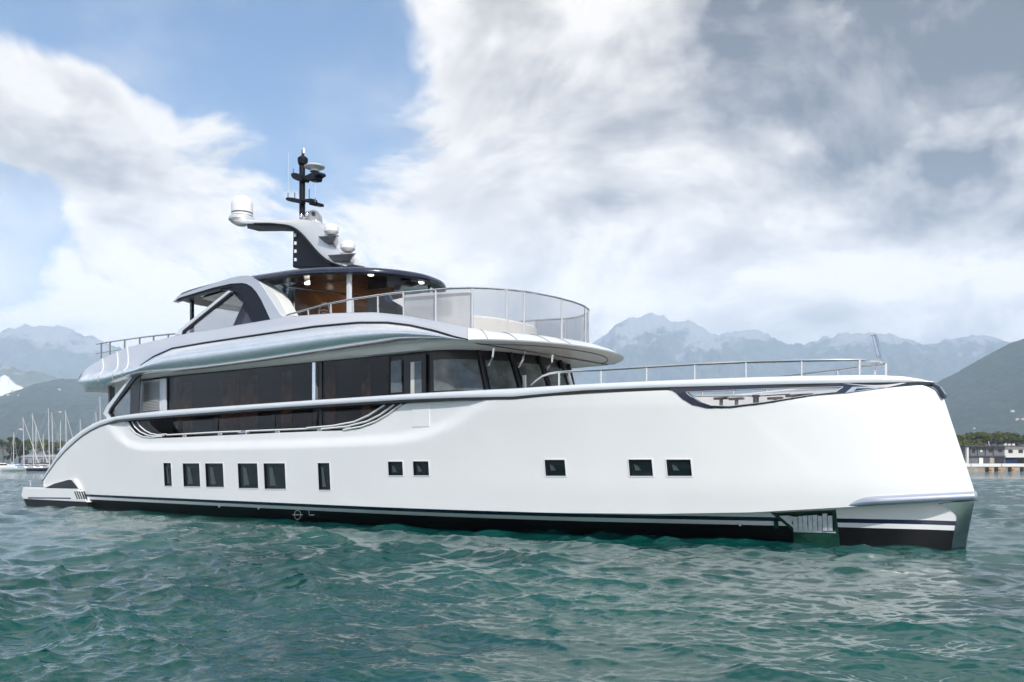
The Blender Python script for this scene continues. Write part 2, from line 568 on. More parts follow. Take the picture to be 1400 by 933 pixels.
# ------------------------------------------------------------------ sea
def build_sea():
    rng = np.random.default_rng(11)
    # rings grow with distance; the sector the picture looks into is finely divided
    r = [2.0]
    while r[-1] < 140:
        r.append(r[-1] + min(max(0.03, r[-1] ** 2 / (F * CAM_H) * 0.55), 0.6))
    while r[-1] < 30000:
        r.append(r[-1] * 1.06)
    r = np.array(r)
    fine = np.radians(np.linspace(-52, 52, 1250))
    rest = np.radians(np.linspace(52, 308, 100))[1:]
    th = np.concatenate([fine, rest])
    R, T = np.meshgrid(r, th, indexing='ij')
    X, Y = R * np.sin(T), R * np.cos(T)
    Zh = np.zeros_like(X)
    DX, DY = np.zeros_like(X), np.zeros_like(X)
    dr = np.gradient(r)
    nrow = int(np.searchsorted(r, 160))
    Xn, Yn = X[:nrow, :1250], Y[:nrow, :1250]
    sp = np.maximum(dr[:nrow], r[:nrow] * math.radians(104) / 1250)[:, None]
    zz, dx, dy = np.zeros_like(Xn), np.zeros_like(Xn), np.zeros_like(Xn)
    gust = 0.50 + 1.0 * vnoise(Xn * 0.16 + 5, Yn * 0.16, 3) * (0.6 + 0.8 * vnoise(Xn * 0.5, Yn * 0.5, 4))
    for i in range(130):
        lam = 0.095 * (2.7 / 0.095) ** rng.random() ** 0.95
        ang = rng.normal(0.0, 0.55) + math.radians(-104)
        k = 2 * math.pi / lam
        amp = 0.0068 * lam ** 0.87 * rng.uniform(0.5, 1.3)
        fade = np.clip((lam / sp - 1.6) / 2.0, 0, 1)
        ph = k * (Xn * math.cos(ang) + Yn * math.sin(ang)) + rng.uniform(0, 6.283)
        s_, c_ = np.sin(ph), np.cos(ph)
        zz += amp * fade * c_
        dx -= amp * fade * s_ * math.cos(ang) * 1.25
        dy -= amp * fade * s_ * math.sin(ang) * 1.25
    edge = np.ones_like(zz)
    edge[:, :20] *= np.linspace(0, 1, 20)
    edge[:, -20:] *= np.linspace(1, 0, 20)
    edge *= gust
    Zh[:nrow, :1250] = zz * edge
    DX[:nrow, :1250] = dx * edge
    DY[:nrow, :1250] = dy * edge
    V = np.stack([X + DX, Y + DY, Zh], -1)
    n, k = X.shape
    V = V.reshape(-1, 3)
    i, j = np.meshgrid(np.arange(n - 1), np.arange(k), indexing='ij')
    a = (i * k + j).ravel()
    b = (i * k + (j + 1) % k).ravel()
    quads = np.stack([a, b, b + k, a + k], 1)
    o = np_mesh("sea_water", V, quads, "sea_water")
    ow = np.clip((R - 9) / 50, 0, 1)          # how much of the short chop the mesh is too coarse to carry
    ow[:, 1250:] = 1
    at_ = o.data.attributes.new("open_water", 'FLOAT', 'POINT')
    at_.data.foreach_set("value", ow.ravel().astype(np.float32))
    tag(o, kind="structure")
    return o


build_sea()


# ------------------------------------------------------------------ land
def at(px, py, Yd):
    """point seen at a pixel, Yd metres in front of the camera"""
    return np.array([(px - 700) / F * Yd, Yd, CAM_H + (HOR - py) / F * Yd])


def hill_mat(name, low, high, rock, zlo, zhi, rocky=0.5, scale=0.004):
    m = bpy.data.materials.new(name)
    m.use_nodes = True
    T = NT(m.node_tree)
    b = m.node_tree.nodes["Principled BSDF"]
    b.inputs["Roughness"].default_value = 0.95
    b.inputs["Specular IOR Level"].default_value = 0.05
    t = T.n("ShaderNodeTexCoord")
    s = T.n("ShaderNodeSeparateXYZ")
    T.l(t.outputs["Object"], s.inputs[0])
    n1 = T.n("ShaderNodeTexNoise", i_Scale=scale, i_Detail=9.0, i_Roughness=0.62)
    n2 = T.n("ShaderNodeTexNoise", i_Scale=scale * 5, i_Detail=8.0, i_Roughness=0.68)
    T.l(t.outputs["Object"], n1.inputs["Vector"])
    T.l(t.outputs["Object"], n2.inputs["Vector"])
    veg = T.mix(T.ramp(n2.outputs["Fac"], 0.36, 0.64), low, high)
    hgt = T.math('ADD', T.ramp(s.outputs["Z"], zlo, zhi, -0.35, 0.30), T.math('ADD', n1.outputs["Fac"], T.math('MULTIPLY', n2.outputs["Fac"], 0.5)))
    f = T.ramp(hgt, 1.0 - rocky * 0.5, 1.12 - rocky * 0.5)
    T.l(T.mix(f, veg, rock), b.inputs["Base Color"])
    MATS[name] = m


hill_mat("far_rock", (0.03, 0.045, 0.035), (0.10, 0.11, 0.09), (0.27, 0.27, 0.27), 300, 1900, 0.42, 0.0022)
hill_mat("mid_hill", (0.035, 0.055, 0.022), (0.10, 0.115, 0.05), (0.26, 0.24, 0.20), 150, 900, 0.22, 0.004)
hill_mat("near_hill", (0.008, 0.017, 0.012), (0.046, 0.060, 0.028), (0.22, 0.20, 0.14), 50, 900, 0.12, 0.006)
hill_mat("marble_quarry", (0.55, 0.54, 0.52), (0.75, 0.74, 0.72), (0.82, 0.81, 0.80), 0, 500, 0.7, 0.008)
hill_mat("coast_land", (0.05, 0.065, 0.03), (0.10, 0.10, 0.06), (0.2, 0.19, 0.15), 0, 100, 0.2, 0.02)


def range_mesh(name, ridge, Dr, Df, material, amp, fscale, seed, rows=70, cols=520, rough=0.0, back=0.6, tail=None):
    """mountain range: ridge given as headings, standing Dr metres off, its foot at Df"""
    px = np.array([p[0] for p in ridge], float)
    py = np.array([p[1] for p in ridge], float)
    xs = np.linspace(px[0], px[-1], cols)
    ry = np.interp(xs, px, py)
    ridge_h = (HOR - ry) / F * Dr + CAM_H
    rn = (vnoise(xs * 0.11, xs * 0, seed) - 0.5) * 1.1 + (vnoise(xs * 0.27, xs * 0, seed + 1) - 0.5) * 0.8 + (vnoise(xs * 0.7, xs * 0, seed + 2) - 0.5) * 0.45
    ridge_h = ridge_h + rn * rough * Dr / F
    t = np.concatenate([np.linspace(0, 1, rows), 1 + np.linspace(0, 1, 14)[1:]])
    T_, XI = np.meshgrid(t, np.arange(cols), indexing='ij')
    Yd = np.where(T_ <= 1, Df + (Dr - Df) * T_, Dr + (T_ - 1) * (Dr - Df) * back)
    X = (xs[XI] - 700) / F * (Dr * 0.55 + 0.45 * Yd)
    base = np.where(T_ <= 1, T_ ** 1.15, 1 - (T_ - 1) * 0.9)
    Hh = ridge_h[XI] * base
    nz = ridged(X / fscale + seed, Yd / fscale * 0.55, 6, seed) - 0.62
    env = np.where(T_ <= 1, np.sin(np.pi * np.clip(T_, 0, 1)) ** 0.7, 0.4)
    Hh = Hh + nz * amp * env * np.clip(ridge_h[XI] / ridge_h.max(), 0.1, 1)
    # keep the crest the skyline
    lim = CAM_H + (ridge_h[XI] - CAM_H) * Yd / Dr * 0.985
    Hh = np.where(T_ < 1, np.minimum(Hh, lim), Hh)
    Hh = np.maximum(Hh, -2)
    V = np.stack([X, Yd, Hh], -1).reshape(-1, 3)
    o = np_mesh(name, V, grid_quads(len(t), cols), material)
    return tag(o, kind="structure")


far = [(-700, 470), (-500, 440), (-300, 455), (-150, 440), (-60, 462), (-20, 458), (0, 455), (5, 452), (11, 446), (18, 450), (27, 449), (33, 444), (45, 448), (60, 446),
       (80, 445), (93, 447), (100, 453), (110, 457), (118, 460), (126, 458), (135, 464), (150, 471), (190, 482), (240, 492), (330, 486), (430, 470), (520, 478), (640, 468), (740, 478), (790, 474),
       (815, 466), (830, 456), (845, 441), (860, 436), (878, 431), (890, 428), (905, 432), (917, 440), (925, 441), (940, 437), (955, 445), (968, 455),
       (985, 456), (1000, 454), (1015, 453), (1030, 451), (1050, 456), (1065, 465), (1075, 471), (1100, 472), (1112, 466), (1122, 462), (1140, 460), (1153, 455), (1165, 458),
       (1175, 455), (1195, 455), (1215, 456), (1235, 463), (1250, 469), (1265, 471), (1290, 465), (1310, 462), (1330, 459), (1345, 457), (1360, 461),
       (1375, 467), (1400, 473), (1500, 450), (1650, 470), (1900, 440), (2200, 480)]
range_mesh("mountains", far, 9500, 6300, "far_rock", 800, 420, 5, rows=150, cols=1300, rough=3.4)
range_mesh("mountains", [(-700, 520), (-300, 500), (-60, 498), (0, 500), (18, 502), (30, 509), (45, 507), (58, 510), (75, 516), (92, 519), (140, 528), (250, 540), (420, 600), (520, 634)],
           6100, 5200, "mid_hill", 90, 300, 9, rows=40, rough=1.2)
range_mesh("quarry_hill", [(-120, 600), (-60, 545), (-20, 522), (0, 517), (7, 512), (12, 515), (20, 524), (30, 529), (38, 535), (60, 560), (90, 634)],
           5150, 4700, "marble_quarry", 60, 160, 21, rows=40, cols=260, rough=1.6)
range_mesh("hills", [(-600, 530), (-200, 560), (-40, 552), (0, 543), (14, 538), (35, 531), (60, 522), (85, 518), (105, 519), (135, 524), (200, 528), (300, 540), (500, 548), (700, 545), (900, 550),
                     (1080, 545), (1200, 552), (1300, 590), (1420, 634)], 4300, 2300, "near_hill", 120, 330, 31, rows=70, cols=700, rough=1.5)
range_mesh("hills", [(1150, 632), (1200, 580), (1240, 547), (1272, 527), (1300, 514), (1330, 497), (1345, 488), (1360, 480), (1372, 474), (1385, 468), (1400, 463), (1450, 438), (1520, 420),
                     (1700, 400), (2000, 430), (2500, 480)], 3600, 1900, "near_hill", 110, 300, 41, rows=80, cols=520, rough=1.0)

# flat coastal land behind the harbour, one sheet out to the mountains
gx = np.linspace(-14000, 14000, 60)
gy = np.concatenate([[429.5, 430], np.linspace(520, 14000, 20)])
GX, GY = np.meshgrid(gx, gy, indexing='ij')
tag(np_mesh("ground", np.stack([GX, GY, np.where(GY < 429.9, -2.0, 1.4)], -1).reshape(-1, 3), grid_quads(60, 22)[:, ::-1], "coast_land"), kind="structure")

# the air between here and the mountains
hz = MB()
hz.box((0, 5500, 820), (34000, 17000, 1646))
hzo = hz.build("haze", "gelcoat", smooth=False)
hm = bpy.data.materials.new("haze_air")
hm.use_nodes = True
hm.node_tree.nodes.clear()
T = NT(hm.node_tree)
pv = T.n("ShaderNodeVolumePrincipled", i_Density=0.00013, i_Anisotropy=-0.2)
pv.inputs["Color"].default_value = (0.62, 0.78, 1.0, 1)
mo = T.n("ShaderNodeOutputMaterial")
T.l(pv.outputs[0], mo.inputs["Volume"])
hzo.data.materials.clear()
hzo.data.materials.append(hm)
tag(hzo, kind="stuff")


# ------------------------------------------------------------------ the motor yacht
TH = 0.6829543                                   # heading of the yacht
BOW = np.array([9.98751, 19.39322, 0.0])         # stem at the waterline
cT, sT = math.cos(TH), math.sin(TH)
yacht = empty("motor_yacht", tuple(BOW), -TH)
tag(yacht, "large white and silver motor yacht with plumb bow, navy hardtop and black mast", "yacht")


def to_local(p):
    dx, dy = p[0] - BOW[0], p[1] - BOW[1]
    return np.array([cT * dx - sT * dy, sT * dx + cT * dy, p[2]])


CL = to_local((0, 0, CAM_H))


def ray(px, py):
    v = ((px - 700) / F, 1.0, (HOR - py) / F)
    return np.array([cT * v[0] - sT * v[1], sT * v[0] + cT * v[1], v[2]])


def U(px, py, y):
    """point of the yacht at breadth y (starboard negative) that is seen at a pixel of the reference"""
    d = ray(px, py)
    return CL + (y - CL[1]) / d[1] * d


def UL(pts, y):
    return [U(px, py, y) for px, py in pts]


def sm(x, a, b):
    t = np.clip((x - a) / (b - a), 0, 1)
    return t * t * (3 - 2 * t)


Z1, Z2, Z3 = 0.63, 0.53, 0.42                    # stripe heights


def xstem(z):
    return float(np.interp(z, [0, 1.15, 1.27, 3.33, 3.68], [0.0, 0.20, 0.22, -0.40, -0.58]))


def hbS(d):
    t = np.clip(1 - d / 14.0, 0, 1)
    base = 3.9 * (1 - t ** 2.15) ** 0.88
    return base - 0.22 * sm(d, 26, 38)


def hbC(d):
    t = np.clip(1 - d / 16.0, 0, 1)
    return 3.72 * (1 - t ** 2) - 0.12 * sm(d, 26, 38)


def hbW(d):
    return float(np.interp(d, [0, 0.6, 2.67, 5.45, 8, 11.3, 16.7, 23, 33, 40], [0.03, 0.10, 0.36, 0.85, 1.55, 2.3, 2.9, 3.2, 3.45, 3.5]))


def zc(x):
    return float(np.interp(x, [-40, -9.2, -8.58, -6.3, -4.15, -2.28, 0.2], [0.64, 0.64, 0.645, 0.68, 0.76, 0.91, 1.09]))


def stepC(x):
    return 0.36 * float(sm(x, -9.5, -3.5))


CREASE = None


def ysurf(x, z):
    c = zc(x)
    d = max(0.0, xstem(z) - x)
    if z < c:
        hi = max(0.03, hbC(d) - stepC(x))
        lo = hbW(d)
        t = np.clip(z / c, 0, 1)
        hb = lo + (hi - lo) * t ** 0.8 if z > 0 else lo
        return -hb
    t = np.clip((z - c) / (3.65 - c), 0, 1)
    hb = hbC(d) + (hbS(d) - hbC(d)) * (0.35 * t + 0.65 * t ** 1.4)
    if CREASE is not None and CREASE[0][0] < x < CREASE[0][-1]:
        zk = np.interp(x, CREASE[0], CREASE[1])
        hb -= 0.085 * float(sm(z - zk, 0.0, 0.36)) + 0.07 * np.clip(z - zk - .2, 0, 1)
    return -hb


def S(px, py, y0=-3.4):
    y = y0
    for _ in range(25):
        p = U(px, py, y)
        y = 0.5 * y + 0.5 * ysurf(p[0], p[2])
    return U(px, py, y)


cr = [S(*p) for p in [(147, 580), (153, 590), (161.6, 601), (173, 612), (192, 617.5), (240, 617.5), (320, 616), (400, 614.4), (470, 612), (541, 608.5), (577, 602.6), (612, 588.5), (636, 574),
                      (655, 559), (668, 548)]]
CREASE = ([p[0] for p in cr], [p[2] for p in cr])

# upper edge of the white hull side (the side-deck opening amidships and the mooring opening forward dip below the cap)
TOPE = [(58, 657), (66, 646), (78, 629.5), (90, 616), (103, 604), (113, 596), (124, 589), (136, 583), (149, 579.3), (160, 577), (170, 575.6), (174, 581), (179, 588.5), (186, 594.5), (197, 598),
        (212, 599.2), (230, 599), (300, 595.8), (380, 592), (440, 589.6), (470, 589), (490, 587), (508, 581), (525, 571.5), (540, 562), (551, 554), (557, 551.5), (600, 549.3),
        (640, 547.3), (700, 546), (760, 541.5), (800, 539.3), (860, 536), (917, 533.7), (924, 538), (933, 546.5), (947, 554.6), (967, 559.2), (998, 559), (1044, 553.3),
        (1111, 542), (1158, 538.4), (1210, 531), (1240, 528.2), (1262, 526.4), (1272, 527.5), (1280, 533), (1286, 539), (1291, 546)]
tp = [S(px, py, -3.4 if px < 900 else -1.5) for px, py in TOPE]
TX, TZ = np.array([p[0] for p in tp]), np.array([p[2] for p in tp])
o_ = np.argsort(TX)
TX, TZ = TX[o_], TZ[o_]


def ztop(x):
    return float(np.interp(x, TX, TZ))


XA = -37.75                                       # after end of the hull side
WINS = [((223.9, 633.3), (233.9, 633.3), 664.6), ((250.2, 633.8), (272.7, 633.8), 665.4), ((280.9, 633.8), (305, 633.8), 666), ((325.4, 633.8), (352, 633.8), 667.6),
        ((360.8, 633.8), (389.7, 633.8), 668.6), ((434.9, 633.3), (450.6, 633.3), 670), ((530.9, 631.4), (550.5, 631.4), 650.3), ((565, 631), (585.9, 631), 650.3),
        ((745, 629), (772.3, 629), 650.9), ((859.6, 628.6), (891.2, 628.6), 651), ((911.2, 628.6), (944.3, 628.6), 651)]
wx, wza, wzb, edges = [], [], [], []
for (l, r_, yb) in WINS:
    a, b = S(l[0], l[1]), S(r_[0], r_[1])
    a2, b2 = S(l[0], yb), S(r_[0], yb)
    edges.append((a[0], b[0]))
    for t_, u_ in ((a, a2), (b, b2)):
        wx.append(t_[0])
        wzb.append(t_[2])
        wza.append(u_[2])


def stations():
    ds = [0, .02, .05, .09, .14, .2, .28, .38, .5, .64, .8, 1.0]
    xs = [-d for d in ds]
    x = -1.25
    while x > XA:
        xs.append(x)
        x -= 0.25 if x > -12 else 0.3
    xs.append(XA)
    ex = [e for ab in edges for e in ab] + [float(q) for q in TX if q < -1.2]
    xs = [q for q in xs if min([abs(q - e) for e in ex]) > 0.07 or q > -1.2]
    xs += ex
    return sorted(set(round(q, 4) for q in xs), reverse=True)


XS = [q for q in stations() if q >= XA]
ZF = [0, .07, .15, .25, .4, .55, .7, .85, 1.0]


def zrows(x):
    """heights of the white side from chine to top edge, with rows along the windows' sills and heads"""
    c, t = zc(x + .2 * math.exp(x / 3)), ztop(x - .47 * math.exp(x / 3))
    A = float(np.interp(x, wx, wza))
    B = float(np.interp(x, wx, wzb))
    A = min(A, c + (t - c) * 0.4)
    B = min(B, c + (t - c) * 0.62)
    zs = [c + (A - c) * q for q in (0, .06, .33, .66)] + [A + (B - A) * q for q in (0, .33, .66)]
    zk = t - 0.02
    n = 22
    zs += [B + (t - B) * q / n for q in range(n + 1)]
    return zs


def hpt(xd, z):
    """hull point: xd is the distance aft of the stem (negative), carried forward or aft with the stem's rake near the bow"""
    x = xd + xstem(z) * math.exp(xd / 3.0)
    return (x, ysurf(x, z), z)


def hpt_at(x, z, out=0.0):
    return np.array((x, ysurf(x, z) - out, z))


hull = MB()
rows = []
for x in XS:
    rows.append([hpt(x, z) for z in zrows(x)])
K = len(rows[0])
vs = [p for r_ in rows for p in r_]
fs = []
RA, RB = 4, 7


def in_win(i):
    xm = (XS[i] + XS[i + 1]) / 2
    for k_, (a, b) in enumerate(edges):
        if a < xm < b:
            return k_
    return None


holes = {}
for i in range(len(XS) - 1):
    k_ = in_win(i)
    for j in range(K - 1):
        if k_ is not None and RA <= j < RB:
            holes.setdefault(k_, []).append(i)
            continue
        fs.append((i * K + j, i * K + j + 1, (i + 1) * K + j + 1, (i + 1) * K + j))
hull.add(vs, fs, 0)
# chine ledge and the lower hull with its painted stripes
lrows = []
for i, x in enumerate(XS):
    top = rows[i][0]
    c = top[2]
    zz = [c - 0.004, max(c - .1, Z1 + .004), Z1, Z2, Z3, 0.2, 0.0, -0.6]
    zz = [min(q, c - 0.004) for q in zz]
    lr = [top]
    for q in zz:
        d = max(0, xstem(q) - (x + xstem(q) * math.exp(x / 3)))
        lr.append(hpt(x, q))
    lrows.append(lr)
MI = [0, 0, 0, 1, 0, 2, 2, 2]
lk = len(lrows[0])
lv = [p for r_ in lrows for p in r_]
for j in range(lk - 1):
    hull.add([p for r_ in lrows for p in (r_[j], r_[j + 1])], [(2 * i, 2 * i + 2, 2 * i + 3, 2 * i + 1) for i in range(len(XS) - 1)], MI[j])
hull.mirror()
# transom
tr_ = [rows[-1][q] for q in range(0, K, 3)] + [rows[-1][-1]]
hull.add([p for p in tr_] + [(p[0], -p[1], p[2]) for p in tr_[::-1]], [tuple(range(2 * len(tr_)))], 0)
hull_o = hull.build("hull", ["gelcoat", "stripe_navy", "boot_black"], yacht, angle=28)

# decks closing the hull inside
dk = MB()
dk.grid([[(x, ysurf(x, 2.45) * 0.93, 2.45), (x, -ysurf(x, 2.45) * 0.93, 2.45)] for x in np.linspace(-32.5, -1.4, 60)])
dk.box((-32.5, 0, 1.6), (0.1, 6.4, 1.9))
dk.build("deck", "deck_pale", yacht)

# hull windows: reveal, white lip and glass
for k_, il in sorted(holes.items()):
    i0, i1 = min(il), max(il) + 1
    c = [np.array(rows[i][j]) for i, j in ((i0, RA), (i0, RB), (i1, RB), (i1, RA))]
    ctr = sum(c) / 4
    inn = [p + np.array((0, 0.045, 0)) for p in c]
    wf = MB()
    # lip proud of the plating
    o1 = [p + np.sign(p - ctr) * 0.028 for p in c]
    o1 = [hpt_at(p[0], p[2], 0.003) for p in o1]
    o2 = [p + np.array((0, -0.012, 0)) for p in o1]
    i2 = [hpt_at(p[0], p[2], 0.014) for p in c]
    wf.grid([[*o1], [*o2], [*i2]], closed=True)
    wo_ = wf.build("hull_window", "window_lip", yacht, angle=30)
    bevel(wo_, 0.006)
    gp = MB().add(inn, [(0, 1, 2, 3)])
    gp.build("pane", "port_glass", wo_, smooth=False)
    # black gasket lining the reveal and framing the glass
    fr = MB()
    q1 = [p + np.array((0, -0.010, 0)) for p in inn]
    q2 = [p + (ctr + np.array((0, 0.045, 0)) - p) * 0.09 + np.array((0, -0.010, 0)) for p in inn]
    fr.grid([i2, q1, q2, [p + np.array((0, 0.012, 0)) for p in q2]], closed=True)
    fr.build("frame", "black", wo_, smooth=False)
    # grey patch on the pane, standing in for the pale reveal and reflections
    cw = [inn[2] * f1 + inn[1] * (1 - f1) for f1 in (0.80, 0.62)]
    cb = [inn[3] * f1 + inn[0] * (1 - f1) for f1 in (0.80, 0.52)]
    off = np.array((0, -0.006, 0))
    lift = np.array((0, 0, 0.07))
    MB().add([cw[0] + off - lift * 1.6, cw[1] + off - lift * 2.2, cb[1] + off + lift * 1.4, cb[0] + off + lift * 1.4], [(0, 1, 2, 3)]).build("reveal_gleam", "gleam_grey", wo_, smooth=False)

# hatch in the bulwark
ht = [S(*p) for p in [(563, 552.5), (588, 551), (587.6, 584), (563, 584.5)]]
hm_ = MB()
hm_.prism([p + np.array((0, -0.012, 0)) for p in ht], (0, 0.05, 0))
bevel(hm_.build("side_hatch", "gelcoat", yacht, smooth=False), 0.012)

# ---- silver cap running over the bulwark from the stern to the stem
CAPT = [(55.5, 656.5), (59, 651), (72, 630), (82, 614), (94, 600.5), (101, 596), (109, 589), (126, 578.6), (141, 573), (160, 569.6), (186.5, 566), (227, 561.5), (350, 553), (430, 547.5), (560, 539),
        (640, 534.5), (701, 531), (796, 525), (880, 521.3), (1000, 516.5), (1100, 513.5), (1200, 512.3), (1240, 514.5), (1258, 517.5), (1271, 521)]
CAPB = [(59, 656), (64, 648), (78, 628.5), (90, 615), (103, 603), (113, 595), (124, 588), (136, 582), (149, 578), (163, 574.5), (186.5, 572.5), (227, 569.5), (350, 560), (430, 555), (560, 547),
        (640, 544), (701, 542.5), (796, 534), (880, 530.5), (1000, 527.3), (1100, 524.8), (1200, 523.2), (1240, 522.8), (1258, 522.8), (1271, 523.3)]


def cap_y(px):
    return -3.94 if px < 700 else -3.0


tpt = [S(px, py, -3.6 if px < 800 else -1.6) for px, py in CAPT]
bpt = [S(px, py, -3.6 if px < 800 else -1.6) for px, py in CAPB]
ctx = np.array([p[0] for p in tpt]); ctz = np.array([p[2] for p in tpt])
cbx = np.array([p[0] for p in bpt]); cbz = np.array([p[2] for p in bpt])


def plan(x, z):
    """hull half breadth without the scooped side"""
    d = max(0.0, xstem(z) - x)
    c = zc(x)
    t = np.clip((z - c) / (3.65 - c), 0, 1)
    return hbC(d) + (hbS(d) - hbC(d)) * (0.35 * t + 0.65 * t ** 1.4)


def sweep_side(xs, prof, zt, zb, name, mats, parent, mi=None):
    """closed section swept along the sheer; prof gives (outset, height fraction, height offset)"""
    m = MB()
    P = [np.array((x, -plan(x, zb(x)))) for x in xs]
    rws = []
    for i, x in enumerate(xs):
        a, b = P[max(i - 1, 0)], P[min(i + 1, len(xs) - 1)]
        t = (b - a) / np.linalg.norm(b - a)
        nrm = np.array((t[1], -t[0]))
        if nrm[1] > 0:
            nrm = -nrm
        r_ = []
        for o, f, dz in prof:
            z = zb(x) + (zt(x) - zb(x)) * f + dz
            q = P[i] + nrm * o
            r_.append((q[0], min(q[1], -0.0), z))
        rws.append(r_)
    m.grid(rws, closed=True)
    m.add(rws[-1], [tuple(range(len(prof)))])
    m.add(rws[0], [tuple(range(len(prof)))])
    return m


zt_ = lambda x: float(np.interp(x, ctx[::-1] if ctx[0] > ctx[-1] else ctx, ctz[::-1] if ctx[0] > ctx[-1] else ctz))
zb_ = lambda x: float(np.interp(x, cbx[::-1] if cbx[0] > cbx[-1] else cbx, cbz[::-1] if cbx[0] > cbx[-1] else cbz))
XSC = [q for q in np.concatenate([np.linspace(-37.9, -33, 40), np.linspace(-32.9, -12, 90), np.linspace(-11.9, -1.3, 80), np.linspace(-1.25, -0.62, 14)])]
cm = sweep_side(XSC, [(0.0, 0.0, 0.0), (0.02, 0.25, 0), (0.015, 0.6, 0), (-0.01, 0.88, 0), (-0.09, 1.0, 0.0), (-0.40, 1.0, 0.01), (-0.44, 0.85, 0), (-0.44, 0.0, 0.0)], zt_, zb_, "cap", "silver_matt", yacht)
cm.mirror()
cap_o = cm.build("bulwark_cap", "silver_matt", yacht, angle=40)
bm_ = sweep_side(XSC, [(0.004, 0, -0.075), (0.004, 0, -0.004), (-0.42, 0, -0.004), (-0.42, 0, -0.075)], zt_, zb_, "band", "black", yacht)
bm_.mirror()
bm_.build("black_moulding", "black", yacht, angle=40)
# seams in the cap where the bulwark door is
for px in (563, 588):
    sm_ = MB()
    a, b = S(px, 547.5 - (px - 563) * .08), S(px, 539 - (px - 563) * .07)
    sm_.tube([a + np.array((0, -.085, 0)), (a + b) / 2 + np.array((0.02, -.085, 0)), b + np.array((.05, -.02, 0))], 0.012, 6)
    sm_.build("cap_seam", "white_paint", cap_o)

# ---- mooring opening forward: navy frame, fairlead and what stands inside
SO = lambda pts, out: [S(px, py, -1.6) + np.array((0, -out, 0)) for px, py in pts]
outer = [(917, 533.2), (924, 537.5), (933, 546), (947, 554.2), (967, 558.8), (998, 558.6), (1044, 552.9), (1111, 541.6), (1158, 538.0), (1210, 530.8), (1240, 527.9), (1270, 526.0), (1270, 524.0),
         (1240, 523.6), (1152, 524.8), (1044, 527.2), (980, 529.2), (940, 530.6), (917, 531.5)]
inner = [(938.5, 536.6), (944, 541.5), (957, 549.6), (973, 555.0), (998, 555.8), (1044, 550.5), (1111, 540.0), (1143, 536.2), (1153, 529.3), (1100, 530.6), (1044, 532.2), (980, 534.8)]


def ring_mesh(outer, inner, out, thick):
    """frame between two outlines, filled by a constrained triangulation"""
    from mathutils.geometry import delaunay_2d_cdt
    pts = [Vector(p) for p in outer + inner]
    n, k = len(outer), len(inner)
    ed = [(i, (i + 1) % n) for i in range(n)] + [(n + i, n + (i + 1) % k) for i in range(k)]
    vo, eo, fo, *_ = delaunay_2d_cdt(pts, ed, [], 0, 1e-5)

    def inside(p, poly):
        c = False
        for i in range(len(poly)):
            x1, y1 = poly[i]
            x2, y2 = poly[i - 1]
            if (y1 > p[1]) != (y2 > p[1]) and p[0] < (x2 - x1) * (p[1] - y1) / (y2 - y1) + x1:
                c = not c
        return c
    fs = []
    for f in fo:
        cx = sum(vo[i].x for i in f) / len(f)
        cy_ = sum(vo[i].y for i in f) / len(f)
        if inside((cx, cy_), outer) and not inside((cx, cy_), inner):
            fs.append(tuple(f))
    P3 = SO([(v.x, v.y) for v in vo], out)
    m = MB()
    m.add(P3, fs)
    Q3 = [p + np.array((0, thick, 0)) for p in P3]
    m.add(Q3, [f[::-1] for f in fs])
    m.add(P3[:n] + Q3[:n], [(i, (i + 1) % n, n + (i + 1) % n, n + i) for i in range(n)])
    m.add(P3[n:n + k] + Q3[n:n + k], [(i, i + k, k + (i + 1) % k, (i + 1) % k) for i in range(k)])
    return m


mo_ = ring_mesh(outer, inner, 0.012, 0.12).build("mooring_opening", "navy", yacht, smooth=False)
lip = MB()
lp = SO(inner, 0.02)
lip.tube(lp, 0.013, 6, closed=True)
lip.build("polished_edge", "steel", mo_)
tri = ring_mesh([(1156, 537.6), (1166, 529.2), (1203, 528.6), (1211, 530.2), (1190, 533)], [(1168, 535.2), (1172, 531.4), (1199, 530.5), (1185, 532.6)], 0.03, 0.05)
tri.build("fairlead", "steel", mo_, smooth=False)
for px, kind in ((986, 0), (1007, 1), (1033.5, 2), (1060, 1), (1085, 3), (1101, 3)):
    b = MB()
    yb_ = -1.15 if px < 1050 else -0.75
    x, y, zt0 = U(px, {0: 545, 1: 545.5, 2: 542, 3: 543.5}[kind] - max(0, px - 1050) * .06, yb_)
    b.tube([(x, y, 2.45), (x, y, zt0 - .02)], 0.045 if kind != 2 else 0.07, 10)
    if kind != 2:
        b.box((x, y, zt0), (0.36, 0.12, 0.06))
    else:
        b.lathe([(0, .0), (.10, 0), (.10, .05), (0, .06)], (x, y, zt0 - .02), 12)
    b.build("mooring_bitt", "bracket_grey", yacht)
MB().tube([U(952, 541.5, -.9), U(1040, 541, -.7), U(1080, 538.5, -.6)], 0.03, 6).build("deck_pipe", "steel", yacht)
MB().box((-4.9, .15, 3.09), (6.2, .2, 1.22)).build("deck_locker", "white_paint", yacht, smooth=False)
fd = MB()
fd.grid([[(x, ysurf(x, 3.2) + .12, 2.5), (x, ysurf(x, 3.4) + .10, 3.5)] for x in np.linspace(-9, -1.1, 30)])
fm = MB(); fm.v = [(a, -b, c) for a, b, c in fd.v]; fm.f = fd.f; fm.m = fd.m
fm.build("inner_bulwark", "white_paint", yacht)

